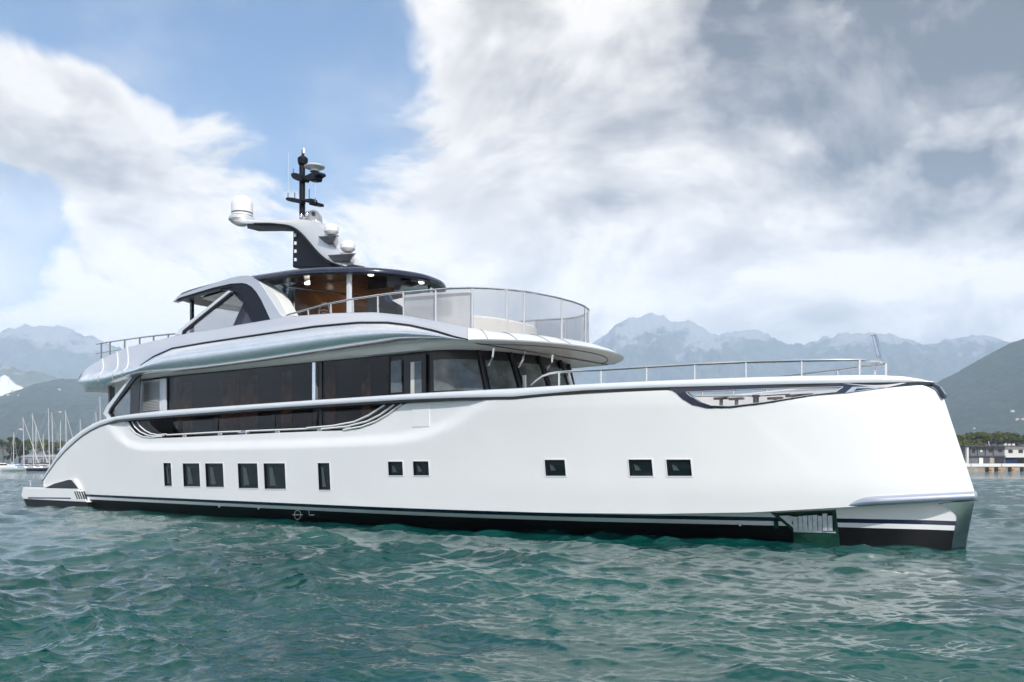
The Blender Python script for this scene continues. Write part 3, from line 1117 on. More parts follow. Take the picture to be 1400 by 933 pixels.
# ---- bow: spray rail, stem shoe and anchor pocket
sp = MB()
rws = []
rail_px = [(1154, 694.2, .02), (1158, 690.5, .05), (1166, 688.6, .08), (1180, 687.2, .10), (1220, 683.8, .12), (1260, 680.8, .13), (1290, 678.4, .14), (1310, 677, .145), (1322, 676.2, .15)]
sec = [(math.cos(a), math.sin(a)) for a in np.linspace(-math.pi / 2, math.pi / 2, 9)]
xsr = np.concatenate([np.linspace(-2.32, -0.3, 26), np.linspace(-0.26, -0.02, 9)])
for x in xsr:
    t = (x + 2.32) / 2.32
    h = 0.115 * min(1, (t / 0.16) ** 0.5 + .05)
    c = zc(x + .2) + h * 0.9
    d = max(0.0, -x)
    y = -max(0.0, hbC(d))
    p0 = np.array((x + .2 * math.exp(x / 3), y))
    e = 1e-2
    y1 = -max(0.0, hbC(max(0, d - e)))
    tdir = np.array((e, y1 - y))
    tdir /= np.linalg.norm(tdir)
    nn = np.array((tdir[1], -tdir[0]))
    out = 0.02 + 0.13 * min(1, (t / 0.25))
    r_ = []
    for co, si in sec:
        q = p0 + nn * (co * out)
        r_.append((q[0], min(q[1], 0), c + si * h))
    r_.append((p0[0] - nn[0] * .2, min(p0[1] - nn[1] * .2, 0), c + h))
    r_.append((p0[0] - nn[0] * .2, min(p0[1] - nn[1] * .2, 0), c - h))
    rws.append(r_)
# round nose over the stem
last = rws[-1]
for q in (0.33, 0.66, 1.0):
    rws.append([(p[0] + (0.03 if co > 0.05 else 0) * q, p[1] * (1 - q), p[2]) for p, (co, si) in zip(last, sec + [(0, 0), (0, 0)])])
sp.grid(rws, closed=True)
sp.mirror()
sp.build("spray_rail", "rail_silver", yacht, angle=50)
ss = MB()
srow = []
for q in np.linspace(1, 0, 9):
    col_ = []
    for z in np.concatenate([[-.4, -.1, .2, .4], np.linspace(.55, 1.06, 12)]):
        aft = -0.25 - 0.42 * float(sm(z, .66, 1.06)) ** 1.6
        x = aft * q
        zz = min(z, zc(x + .2) - .016)
        p = hpt(x, zz)
        col_.append((p[0] + (.012 if q < .05 else 0), p[1] - .010, p[2]))
    srow.append(col_)
srow.append([(p[0] + .01, 0.0, p[2]) for p in srow[-1]])
ss.grid(srow)
ss.mirror()
ss.build("stem_shoe", "stem_steel", yacht, angle=50)

ap = empty("anchor_pocket")
ap.parent = yacht
LW = lambda pts, out=0.012: [S(px, py, -1.0) + np.array((0, -out, 0)) for px, py in pts]
pk = MB()
pk.prism(LW([(1054, 701.3), (1061, 700.9), (1089.5, 725), (1086, 727.5)], .02), (0, .05, 0))
pk.prism(LW([(1138, 697.5), (1142.8, 697), (1146.5, 728.5), (1141.5, 728.2)], .02), (0, .05, 0))
pk.prism(LW([(1062, 701), (1138, 697.5), (1138.3, 700.2), (1066, 703.5)], .018), (0, .05, 0))
pk.build("frame", "anchor_green", ap, smooth=False)
pl = MB()
pl.prism(LW([(1085.5, 727.8), (1146.5, 729), (1149, 760), (1086, 760)], .035), (0, .06, 0))
for px in (1099, 1112, 1126, 1140):
    a, b = LW([(px, 729), (px + .8, 756)], .04)
    pl.tube([a, b], .008, 4)
pl.build("wear_plate", "anchor_green", ap, smooth=False)
dkp = MB()
dkp.prism(LW([(1060, 701.5), (1139, 698), (1142, 727), (1088, 725.5)], .004), (0, .015, 0))
dkp.build("recess_shade", "black", ap, smooth=False)  # flat black plate standing in for the pocket's shade and rib gaps
fl = MB()
fl.prism(LW([(1066, 705.5), (1078, 705), (1088, 707), (1083, 715), (1086, 720), (1088.5, 724.2)], .045), (0, .04, 0))
fl.build("fluke", "galvanised", ap, smooth=False)
tops = [707, 706, 705.2, 704.8, 704.3, 705.5, 702.5, 705.4]
for q in range(8):
    x0 = 1085.5 + q * 6.7
    wv = MB()
    o = .045 if q % 2 else .065
    wv.prism(LW([(x0, tops[q]), (x0 + 5.6, tops[q] - .2), (x0 + 6.3, 726), (x0 + .7, 725.8)], o), (0, .05, 0))
    wv.build("rib", "galvanised", ap, smooth=False)
sl = MB()
sl.prism(LW([(1086, 725.2), (1143, 727.4), (1143, 729.0), (1086, 727.6)], .045), (0, .05, 0))
sl.build("sill", "galvanised", ap, smooth=False)
gm = MB().prism(LW([(1058, 712.8), (1064, 712.6), (1065, 722.8), (1059, 722.8)], .016), (0, .02, 0))
gm.build("green_plate", "anchor_green", ap, smooth=False)

# load line mark and drain fittings on the boot topping
mk = MB()
c = S(407.5, 703.8)
R_ = 0.15
mo_off = np.array((0, -.02, .01))
mk.tube([S(407.6 + 4.4 * math.cos(a), 704.6 + 6.2 * math.sin(a)) + mo_off for a in np.linspace(0, 2 * math.pi, 32)[:-1]], 0.012, 5, closed=True)
mk.tube([S(q, 704.6) + mo_off * 1.3 for q in (401, 407.6, 414.5)], .013, 5)
mk.build("load_line_mark", "white_paint", yacht)
a, b, d_ = S(423, 699), S(423.5, 704.3), S(430, 704.3)
ofs = np.array((0, -.02, 0))
MB().tube([a + ofs, b + ofs, d_ + ofs], .014, 5).build("draught_mark", "white_paint", yacht)
for px, py in ((123.5, 686), (301, 692.8), (355, 695.3), (1013, 717)):
    f_ = MB()
    p = S(px, py)
    f_.tube([p + np.array((0, .02, 0)), p + np.array((0, -.05, 0))], .045, 8)
    f_.build("drain_fitting", "steel", yacht)

# ---- bathing platform at the stern
sp_e = empty("swim_platform"); sp_e.parent = yacht
YP = -3.76
pb = MB().prism(UL([(31, 666.6), (28.8, 677.5), (31.5, 682.5), (119, 687), (106, 668.6)], YP), (0, -2 * YP, 0))
bevel(pb.build("platform_body", "gelcoat", sp_e, smooth=False), .03)
MB().prism(UL([(32, 682.6), (36, 691.5), (38, 700), (122, 705), (119, 687.2)], YP + .05), (0, -2 * YP - .1, 0)).build("platform_boot", "boot_black", sp_e, smooth=False)
MB().prism(UL([(38, 680.0), (38.5, 681.6), (96.5, 682.2), (96.3, 680.6)], YP - .012), (0, .03, 0)).build("platform_stripe", "stripe_navy", sp_e, smooth=False)
vt = MB()
for q in range(5):
    x0 = 101 + q * 3.1
    vt.prism(UL([(x0, 672), (x0 + 1.5, 672), (x0 + 5.6, 682.5), (x0 + 4.1, 682.5)], YP - .01), (0, .03, 0))
vt.build("vent", "black", sp_e, smooth=False)
cn = MB().prism(UL([(56, 667), (101, 655.0), (108.5, 668.8)], YP + .02), (0, .5, 0))
bevel(cn.build("corner_wedge", "gelcoat", sp_e, smooth=False), .02)
MB().prism(UL([(62, 667.2), (74, 661.5), (93.5, 656.2), (97, 656.6), (106, 668.0)], YP - .01), (0, .04, 0)).build("wedge_glass", "black", sp_e, smooth=False)
MB().box((-38.9, -2.6, .92), (.7, 1.2, .06)).build("platform_teak", "teak_deck", sp_e, smooth=False)
MB().lathe([(.05, 0), (.05, .22), (.09, .24), (.09, .3), (0, .32)], tuple(U(42, 665.5, -2.9)), 10).build("bollard", "steel", sp_e)
nose = MB().prism(UL([(1268, 523.6), (1273, 523.4), (1284, 528), (1291.5, 539), (1291.5, 544), (1288, 545), (1281, 533), (1273, 526.2)], -0.10), (0, .2, 0))
bevel(nose.build("bow_chafe_plate", "navy", yacht, smooth=False), .015)

# ------------------------------------------------------------------ superstructure
HW = -3.05                                        # deck house side
house = MB()
Hx0, Hx1 = U(190, 540, HW)[0], -13.5
Zh0, Zh1 = 2.46, 5.32


def house_top(x):
    return float(np.interp(x, [-28, -18.8, -13.4], [5.36, 5.30, 5.16]))


for y in (HW + .05,):
    house.grid([[(x, y, Zh0), (x, y, house_top(x) + .1)] for x in (Hx0, -24, -18.8, Hx1)])
    house.add([(Hx0, y, Zh0), (Hx0, -y, Zh0), (Hx0, -y, 5.4), (Hx0, y, 5.4)], [(0, 1, 2, 3)])
house.mirror()
house.build("house_wall", "black", yacht, smooth=False)


def panel(name, m, px0, px1, out=0.0, z0=2.5, z1=None, thick=.05, parent=None, label=None):
    a, b = U(px0, 540, HW)[0], U(px1, 540, HW)[0]
    zt0 = house_top(a) - .05 if z1 is None else z1
    zt1 = house_top(b) - .05 if z1 is None else z1
    o = MB().prism([(a, HW - out, z0), (b, HW - out, z0), (b, HW - out, zt1), (a, HW - out, zt0)], (0, thick, 0)).build(name, m, parent or yacht, smooth=False)
    if label:
        o["label"] = label
    return o


for a, b in ((238.5, 326.7), (327.2, 400), (400.4, 428.5), (443, 490.8), (491.6, 532)):
    xa_, xb_ = U(a, 540, HW)[0], U(b, 540, HW)[0]
    q_ = MB().add([(xa_, HW - .045, 2.5), (xb_, HW - .030, 2.5), (xb_, HW - .012, house_top(xb_) - .05), (xa_, HW - .030, house_top(xa_) - .05)], [(0, 1, 2, 3)])
    q_.build("saloon_window", "tinted_glass", yacht, smooth=False)
for a, b in ((240, 262), (300, 326), (328, 352), (384, 398), (444, 458), (494, 506)):  # added brown folds behind the panes, standing in for cloud reflections
    xa_, xb_ = U(a, 540, HW)[0], U(b, 540, HW)[0]
    cu_ = MB()
    n_f = 24
    cu_.grid([[(xa_ + (xb_ - xa_) * q / n_f, HW + .012 + .012 * math.sin(q * 1.9), 2.55), (xa_ + (xb_ - xa_) * q / n_f, HW + .012 + .012 * math.sin(q * 1.9), 5.05)] for q in range(n_f + 1)])
    cu_.build("reflection_folds", "reflection_brown", yacht, angle=80)
panel("corner_post", "silver_matt", 222.5, 228.3, .05, 3.9)
panel("pillar", "silver", 430.2, 434.4, .10, 3.75, thick=.12)
panel("sliding_door_jamb", "black", 437, 441, .03)
panel("sky_panel", "backing", 535, 549, .02, 4.06, 5.02, label="pale blue blind added for sky seen through the forward saloon window")
dr = panel("side_door", "black", 553, 583, .03)
panel("door_pane", "backing", 563, 577.5, .045, 3.9, 4.93, parent=dr, label="side door pane, coloured pale blue for the sky seen through it")
panel("door_pane", "backing_white", 563, 568, .05, 3.9, 4.92, parent=dr)  # white strip, also colour for the bright sky beyond
for px in (248, 297, 375, 432):
    panel("side_deck_post", "charcoal", px - 2.2, px + 2.2, .05, 2.5, 3.62)
# louvre and the white surround aft of the windows
panel("side_casing", "silver_matt", 191.5, 222.3, .03, 3.9)
lv_ = panel("louvre_backing", "louvre", 196.5, 220, .045, 4.06, 5.24, thick=.03)
lb = MB()
xa, xb = U(197, 540, HW)[0], U(219.6, 540, HW)[0]
for z in np.linspace(4.1, 5.2, 19):
    lb.add([(xa, HW - .05, z + .035), (xb, HW - .05, z + .035), (xb, HW - .10, z - .012), (xa, HW - .10, z - .012)], [(0, 1, 2, 3)])
lb.build("louvre_slats", "louvre", yacht, smooth=False)

# wheelhouse front: raked panes between black mullions, turned round the bow in plan
PHW = [0, .75, 1.15, 1.553, 1.99, 2.39, math.pi]
ZB_, ZT_ = 4.0, 5.0


def wall_pt(ph, f):
    """point of the raked front at plan angle ph and height f"""
    g = (f - ZB_) / (ZT_ - ZB_)
    A = 2.10 - 0.40 * g
    return np.array((-13.4 + A * abs(math.sin(ph)), -3.05 * math.cos(ph), f))


def wmirror(p):
    return np.array((p[0], -p[1], p[2]))


ring = [lambda f, q=q: wall_pt(q, f) for q in np.linspace(0, math.pi, 41)]
wh = MB()
wh.grid([[g(f) + np.array((-.05, 0, 0)) for f in (2.46, 5.26)] for g in ring])
wh.build("wheelhouse_wall", "black", yacht, angle=60)


for k_ in range(6):
    q0, q1 = PHW[k_] + (.05 if k_ == 0 else .045), PHW[k_ + 1] - (.045 if k_ < 5 else .05)
    qs = np.linspace(q0, q1, 9)
    gp = MB().grid([[wall_pt(q, 4.02) + np.array((.015 * math.sin(q), -.02 * math.cos(q), 0)), wall_pt(q, 4.92) + np.array((.015 * math.sin(q), -.02 * math.cos(q), 0))] for q in qs])
    gp.build("wheelhouse_window", "bridge_glass", yacht, angle=60)
for k_ in (1, 2, 3, 4, 5):
    m_ = MB()
    m_.tube([wall_pt(PHW[k_], 3.7), wall_pt(PHW[k_], 5.2)], .06, 6)
    m_.build("mullion", "black", yacht)
# the dark sweep and light reflections of the side pane stay with the material; a white column stands behind the third pane
wp = MB()
x_, y_, _ = wall_pt(1.22, 4.3)
wp.box((x_ + .03, y_ - .05, 4.27), (.10, .05, .50))
wp.build("window_frame_strip", "white_paint", yacht, smooth=False)
for pts, y in (([(674.4, 476.5), (673, 488.5), (667, 500)], -2.35), ([(716.5, 481), (714.5, 492), (708.5, 502.5)], -1.45), ([(755, 485.5), (754, 495.5), (748.5, 504), (748.5, 508)], -0.3)):
    m_ = MB()
    q = [U(px, py, y - .10) for px, py in pts]
    m_.tube(q, .022, 6)
    m_.tube([a + np.array((.05, -.02, 0)) for a in q], .014, 6)
    m_.tube([q[1], q[1] + np.array((.05, -.02, 0))], .012, 5)
    m_.build("wiper", "steel", yacht)

# ---- belt of the upper deck
Apx = [(107, 521), (109, 524.5), (114, 527.5), (124, 528.6), (149, 526.6), (174, 519.5), (192, 513), (230, 509.5), (277, 505), (354, 495), (431, 483.5), (478, 476.5), (548, 468), (596, 465), (619, 464.8), (640, 466.2)]
Cpx = [(107, 520), (109, 518), (114, 515), (124, 511), (149, 506), (174, 503), (193, 500), (211, 487.5), (236, 476.6), (280, 469), (354, 458), (431, 446.8), (490, 441.4), (530, 441.4), (560.5, 445), (596, 453), (619.4, 460.2), (640, 464.5)]
Dpx = [(107, 519), (109, 514), (114, 507.5), (124, 500), (140, 490.6), (174, 475), (239, 459.5), (246, 457.8), (370, 437), (395, 433), (454, 428.4), (511, 427), (548.7, 430.8), (596, 439), (640, 448.4)]
stpx = list(np.unique(np.concatenate([[107, 109, 111, 114, 118, 124, 132, 140, 149, 160, 174, 184, 193, 202, 211, 223, 236, 258, 280], np.linspace(300, 600, 40), np.linspace(605, 640, 8)])))
AY = lambda px: -float(np.interp(px, [107, 109, 114, 124, 149, 190, 620, 640], [2.3, 2.75, 3.15, 3.4, 3.6, 3.65, 3.66, 3.62]))
CY = lambda px: -float(np.interp(px, [107, 109, 114, 124, 149, 190, 211, 596, 640], [2.3, 2.8, 3.2, 3.5, 3.76, 3.84, 3.80, 3.78, 3.66]))
DY_ = lambda px: -float(np.interp(px, [107, 109, 114, 124, 149, 190, 560, 640], [2.25, 2.6, 2.9, 3.1, 3.3, 3.36, 3.36, 3.18]))


def cu(tr, px):
    return float(np.interp(px, [q[0] for q in tr], [q[1] for q in tr]))


lower, upper, Aline, Cline, Dline = [], [], [], [], []
for px in stpx:
    a, c, d = U(px, cu(Apx, px), AY(px)), U(px, cu(Cpx, px), CY(px)), U(px, cu(Dpx, px), DY_(px))
    b = float(np.interp(px, [107, 124, 193, 560, 640], [0.02, .25, .36, .34, 0.02]))
    ctl = a * 0.62 + c * 0.38 + np.array((0, -b * 1.35, -0.02))
    bt = [a + np.array((0, .16, .055)), a + np.array((0, .07, .012))]
    for t in np.linspace(0, 1, 11):
        bt.append((1 - t) ** 2 * a + 2 * t * (1 - t) * ctl + t * t * c)
    lower.append(bt)
    g = c + np.array((0, .02, .03))
    e = d - c
    up = [c, c * .8 + d * .2 + np.array((0, .045, 0)), c * .5 + d * .5 + np.array((0, .05, .02)), c * .15 + d * .85 + np.array((0, .02, .03)), d, d + np.array((0, .22, .01)), d + np.array((0, .24, -.3))]
    upper.append(up)
    Aline.append(a); Cline.append(c); Dline.append(d)
m_ = MB().grid(lower)
pair(m_, "upper_deck_belt", "silver", yacht, angle=60)
m_ = MB().grid(upper)
pair(m_, "coaming", "coaming_silver", yacht, angle=50)
bl = MB()
i0 = [i for i, px in enumerate(stpx) if px >= 190]
bl.tube([Cline[i] + np.array((0, -.012, .0)) for i in i0], [.035 * min(1, .45 + (len(i0) - k_) / 12) for k_ in range(len(i0))], 6)
for side in (1,):
    bl.build("belt_moulding", "black", yacht)
m2 = MB(); m2.v = [(x, -y, z) for x, y, z in bl.v]; m2.f = bl.f; m2.m = bl.m
m2.build("belt_moulding", "black", yacht)
# soffit and the deck plate above it
sf = MB()
for i, px in enumerate(stpx):
    pass
sf.grid([[Aline[i] + np.array((0, .15, .05)), np.array((Aline[i][0], min(Aline[i][1] * .84, Aline[i][1] + .3), float(np.interp(Aline[i][0], [-33, -28, -13], [5.34, 5.40, 5.20])))), np.array((Aline[i][0], 0, float(np.interp(Aline[i][0], [-33, -28, -13], [5.36, 5.42, 5.22]))))] for i in range(len(stpx))]).mirror()
sf.build("soffit", "soffit", yacht, angle=60)
dp = MB()
dp.grid([[Dline[i] + np.array((0, .2, -.28)), np.array((Dline[i][0], 0, Dline[i][2] - .28))] for i in range(2, len(stpx))]).mirror()
dp.build("flybridge_deck", "deck_pale", yacht, smooth=False)
# panel seams over the stern end of the belt
for px in (139.5, 157, 174.5):
    i = min(range(len(stpx)), key=lambda k_: abs(stpx[k_] - px))
    u_ = [p + np.array((0, -.012, .004)) for p in lower[i][5:]] + [p + np.array((0, -.012, .006)) for p in upper[i][1:5]]
    MB().tube(u_, .018, 5).build("panel_seam", "white_paint", yacht)

# ---- forward visor sweeping round the bow of the flybridge
def superell(phi, xc, xt, b, n=2.4):
    return np.array((xc + (xt - xc) * abs(math.sin(phi)) ** (2 / n), -b * abs(math.cos(phi)) ** (2 / n)))


eA, eC, eD = Aline[-1], Cline[-1], Dline[-1]
PH = list(np.linspace(0, math.pi / 2, 30))
PH0 = 0.38
vis, visu = [], []
for ph in PH:
    f = ph / (math.pi / 2)
    q_ = PH0 + (math.pi / 2 - PH0) * f
    wgt = (1 - f) ** 3
    lo = superell(q_, -12.6, -9.72, 3.65, 2.2) + (eA[:2] - superell(PH0, -12.6, -9.72, 3.65, 2.2)) * wgt
    zl = eA[2]
    hi = superell(q_, -12.6, -9.70, 3.66, 2.2) + (eC[:2] - superell(PH0, -12.6, -9.70, 3.66, 2.2)) * wgt
    zh = zl + float(np.interp(f, [0, .15, 1], [eC[2] - eA[2], .035, .03]))
    dk_ = superell(q_, -13.3, -10.82, 3.24, 2.25) + (eD[:2] - superell(PH0, -13.3, -10.82, 3.24, 2.25)) * wgt
    zd = float(np.interp(f, [0, .3, 1], [eD[2], 5.60, 5.58]))
    a = np.array((*lo, zl)); c = np.array((*hi, zh)); d = np.array((*dk_, zd))
    bul = np.array((0, 0, .05 + .05 * f))
    visu.append([a, c, c * .75 + d * .25 + bul * .7, c * .5 + d * .5 + bul, c * .25 + d * .75 + bul * .8, d, d * .93 + np.array((-11, 0, d[2])) * .07])
    inn = np.array((-12.6 + (lo[0] + 12.6) * .84, lo[1] * .86, zl - .015))
    inn2 = np.array((-12.6 + (lo[0] + 12.6) * .5, lo[1] * .6, zl))
    vis.append([a, inn * .12 + a * .88 + np.array((0, 0, -.01)), inn, inn2, np.array((-12.9, lo[1] * .3, zl)), np.array((-13.0, 0, zl))])
MB().grid(visu).mirror().build("visor", "silver_matt", yacht, angle=60)
MB().grid(vis).mirror().build("visor_soffit", "soffit", yacht, angle=60)
m_ = MB()
m_.tube([p[2] + np.array((0, 0, -.01)) for p in vis] + [np.array((p[2][0], -p[2][1], p[2][2] - .01)) for p in vis[::-1][1:]], .018, 6)
m_.build("visor_seam", "grey_band", yacht)
for k_ in (4, 10, 17, 22):
    MB().tube([p + np.array((0, 0, .006)) for p in visu[k_][1:6]], .010, 5).build("visor_joint", "grey_band", yacht)
m_ = MB()
dd = [p[5] for p in visu]
m_.grid([[p, np.array((p[0] * .5 - 6.2, 0, p[2] - .01)) if False else np.array((-12.6, p[1] * .2, p[2] - .02))] for p in dd]).mirror()
m_.build("flybridge_forward_deck", "deck_pale", yacht, smooth=False)

# ---- glass balustrade round the forward flybridge
def rail_plan(ph):
    return superell(ph, -13.3, -10.95, 3.2, 2.25)


def rail_z(x):
    return float(np.interp(x, [-14.5, -13.7, -13.0, -10.9], [7.0, 6.95, 6.90, 6.86]))


def base_z(x):
    return float(np.interp(x, [-14.45, -13.7, -13.0, -12.34, -11.7, -10.9], [6.32, 6.16, 5.98, 5.82, 5.68, 5.60]))


PHR = list(np.linspace(0, math.pi, 49))
pl_s = [np.array((-14.44, -3.2)), np.array((-13.9, -3.2))]
plan_r = pl_s + [rail_plan(q) if q <= math.pi / 2 else rail_plan(math.pi - q) * np.array((1, -1)) for q in PHR] + [p * np.array((1, -1)) for p in pl_s[::-1]]
full_t = [np.array((p[0], p[1], rail_z(p[0]))) for p in plan_r]
full_b = [np.array((p[0], p[1], base_z(p[0]))) for p in plan_r]
gm_ = MB()
gm_.grid([[b + np.array((0, 0, -.05)), t] for b, t in zip(full_b, full_t)])
gm_.build("balustrade_glass", "smoked_glass", yacht, angle=60)


def rail_px(px, py):
    """index of the balustrade station seen nearest to a heading, starboard half"""
    best = None
    for i in range(len(plan_r) // 2 + 8):
        p = full_t[i]
        X_ = BOW[0] + cT * p[0] + sT * p[1]
        Y_ = BOW[1] - sT * p[0] + cT * p[1]
        e = abs(700 + F * X_ / Y_ - px)
        if best is None or e < best[0]:
            best = (e, i)
    return best[1]


RAILA = [(392, 431.5), (396, 429.7), (405, 427.5), (443, 417), (480, 409.5), (516, 404), (535, 401.5)]
ra = [U(*p, -3.22) for p in RAILA]
hr = MB().tube(ra + full_t + [wmirror(p) for p in ra[::-1]], .032, 8)
post_i = [rail_px(px, 0) for px in (599, 645.6, 692, 769, 799)]
hr.build("flybridge_rail", "steel", yacht)
post_i = sorted(set(post_i + [len(plan_r) - 1 - i for i in post_i]))
for i in post_i:
    MB().tube([full_b[i] + np.array((0, 0, -.08)), full_t[i]], .03, 8).build("rail_post", "steel", yacht)
for px, pt, pb_ in ((422, 423.5, 429), (453, 415, 426.5), (483, 409, 426), (517, 404, 427.5), (552, 399.8, 431)):
    for s_ in (1, -1):
        p, q = U(px, pb_, -3.22), U(px - .5, pt, -3.22)
        p[1] *= s_; q[1] *= s_
        MB().tube([p + np.array((0, 0, -.06)), q], .028, 8).build("rail_post", "steel", yacht)

# added whitish sheet inside the glass, imitating a cloud mirrored in the pane
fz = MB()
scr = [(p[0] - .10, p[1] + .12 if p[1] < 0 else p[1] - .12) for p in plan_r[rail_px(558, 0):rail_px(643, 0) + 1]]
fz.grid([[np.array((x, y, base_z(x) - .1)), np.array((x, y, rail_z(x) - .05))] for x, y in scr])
fz.build("glare_sheet", "glass_glare", yacht, angle=60)

# round white sunbed base inside the glass, and the wing screen beside the helm
sb = MB()
x0 = U(560, 430, -2.0)[0]
pr = []
for a in np.linspace(0, 2 * math.pi, 49)[:-1]:
    pr.append((-14.1 + 1.35 * math.copysign(abs(math.cos(a)) ** .8, math.cos(a)), 2.05 * math.copysign(abs(math.sin(a)) ** .8, math.sin(a))))
sb.grid([[(x, y, 5.5) for x, y in pr], [(x, y, 6.34) for x, y in pr], [(x * .96 - 14.1 * .04, y * .96, 6.40) for x, y in pr], [(-14.1, 0, 6.42) for _ in pr]], closed=True)
sb.build("sunbed_base", "cushion", yacht, angle=40)
ws = MB().prism(UL([(535, 411), (578, 400.5), (590, 400), (590, 419), (552, 420), (548, 418)], -2.5), (0, .06, 0))
ws.build("side_screen", "cushion", yacht, smooth=False)
MB().prism(UL([(522, 402), (530, 401), (536, 411), (549, 418.5), (546, 420), (528, 412)], -2.52), (0, .10, 0)).build("screen_frame", "navy", yacht, smooth=False)

# ---- hardtop
def canopy_pt(s, f):
    """s runs from the after end round the starboard edge to the bow tip, f shrinks the outline"""
    pass


CX = [(-28.25, 0.0), (-28.22, -1.4), (-28.05, -2.3), (-27.6, -2.9), (-26.8, -2.98), (-25, -3.0), (-23, -3.04), (-21.5, -3.06)] + [tuple(superell(q, -20.5, -16.62, 3.06, 2.0)) for q in np.linspace(0.06, math.pi / 2, 14)]
CZ = lambda x: float(np.interp(x, [-28.3, -27, -24.4, -21.4, -19.7, -18.5, -16.6], [8.40, 8.46, 8.50, 8.36, 8.28, 8.23, 8.20]))
xm = -21.0


def smooth_curve(P, n):
    P = np.array(P, float)
    d = np.concatenate([[0], np.cumsum(np.linalg.norm(np.diff(P, axis=0), axis=1))])
    t = np.linspace(0, d[-1], n)
    Q = np.stack([np.interp(t, d, P[:, k_]) for k_ in range(P.shape[1])], 1)
    for _ in range(3):
        Q[1:-1] = (Q[:-2] + 2 * Q[1:-1] + Q[2:]) / 4
    return Q


CP = smooth_curve(CX, 60)
ct = []
for x, y in CP:
    z = CZ(x)
    sc_ = lambda f: ((x - xm) * f + xm, y * f)
    fx = .5 + .5 * sm(x, -17.5, -19.5) if False else 1
    ct.append([(*sc_(.972), z + .005), (*sc_(.995), z + .02), (*sc_(1.0), z + .07), (*sc_(.992), z + .15), (*sc_(.96), z + .22), (*sc_(.85), CZ(sc_(.85)[0]) + .31), (*sc_(.6), CZ(sc_(.6)[0]) + .38), (*sc_(.3), CZ(sc_(.3)[0]) + .42), (xm, 0, CZ(xm) + .44)])
MB().grid(ct).mirror().build("hardtop", "navy", yacht, angle=50)
cl = []
for x, y in CP:
    sc_ = lambda f: ((x - xm) * f + xm, y * f)
    cl.append([(*sc_(.974), CZ(x) + .007), (*sc_(.93), CZ(x) + .03), (*sc_(.86), CZ(sc_(.86)[0]) + .05)])
MB().grid(cl).mirror().build("hardtop_rim", "charcoal", yacht, angle=50)
cl2 = []
for x, y in CP:
    sc_ = lambda f: ((x - xm) * f + xm, y * f)
    cl2.append([(*sc_(.86), CZ(sc_(.86)[0]) + .05), (*sc_(.85), CZ(sc_(.85)[0]) + .08), (*sc_(.5), CZ(sc_(.5)[0]) + .09), (xm, 0, CZ(xm) + .09)])
MB().grid(cl2).mirror().build("ceiling", "ceiling_gloss", yacht, angle=50)
af = MB().grid([[(x, y, CZ(x) + .055 - .012 * (1 if False else 1)), (x, -y, CZ(x) + .055 - .012)] for x, y in [(-28.0, -1.2), (-27.6, -1.9), (-27, -2.1), (-25.5, -2.2), (-24.2, -2.2)]])
af.build("after_ceiling_panel", "soffit", yacht, smooth=False)
for px, py, y in ((420, 388, -1.6), (507, 376, -1.5), (512, 400.5, 1.2), (576, 386.8, -.6)):
    d = ray(px, py)
    # where the sight line meets the ceiling
    best = None
    for q in np.linspace(10, 60, 2500):
        p = CL + d * q / np.linalg.norm(d)
        if p[2] > CZ(p[0]) + .03:
            best = p
            break
    if best is not None:
        dl = MB()
        dl.lathe([(.0, -.03), (.085, -.03), (.10, -.02), (.10, .04)], tuple(best), 16)
        dl.build("downlight", "downlight", yacht)

# roof plinth under the mast
pl_ = MB()
for_ = [(x * .30 + -22.2 * .70, y * .42) for x, y in CP]
pl_.grid([[(x, y, 8.85), (x, y, 8.98), ((x + 22.2) * .9 - 22.2, y * .9, 9.05), (-22.2, 0, 9.07)] for x, y in for_]).mirror()
pl_.build("mast_plinth", "navy", yacht, angle=50)
hl = MB()
hl.grid([[((x - xm) * .80 + xm + .5, y * .72, CZ((x - xm) * .80 + xm) + .345), ((x - xm) * .70 + xm + .5, y * .62, CZ((x - xm) * .70 + xm) + .385)] for x, y in CP[14:46]])
# pillars
for px, y0_, z0_, z1_, m in ((477.5, -2.0, 6.4, 8.26, "silver_matt"), (588, 0.9, 5.6, 8.22, "steel"), (262.5, -2.2, 6.6, 8.5, "navy")):
    b_ = U(px, 410, y0_)
    for s_ in ((1, -1) if px != 588 else (1,)):
        MB().box((b_[0], y0_ * s_, (z0_ + z1_) / 2), (.13 if px == 477.5 else .12, .12, z1_ - z0_)).build("pillar", m, yacht, smooth=False)

# ---- silver arch at each side of the hardtop
AO = [(236, 413.3), (243, 405.2), (260, 398.5), (278.6, 392.3), (297, 386), (315, 380.2), (328, 377.4), (339, 377), (346, 379.2), (352, 383.4), (360, 394), (368, 406.5), (376, 419), (383, 430), (388, 434.2), (394, 434.5),
      (394, 441), (370, 445), (300, 458), (244, 466), (238, 461), (243, 456), (249, 457.8), (305, 448.3), (369.6, 437.2), (357.5, 411), (350.5, 399.5), (344, 392.2), (337, 388.2), (330, 387), (315, 388), (290.7, 393.5), (262, 402), (244.6, 407.5)]
ar = MB().prism(UL(AO, -3.05), (0, .26, 0))
pair(ar, "side_arch", "coaming_silver", yacht, smooth=False)
fw = MB().prism(UL([(352, 383.4), (358, 388), (366, 393.5), (374, 400), (381, 410), (387, 421), (392, 430), (391, 433.6), (386, 433), (380, 425.5), (372, 413), (363, 399)], -3.03), (0, .5, 0))
pair(fw, "arch_front", "white_paint", yacht, smooth=False)
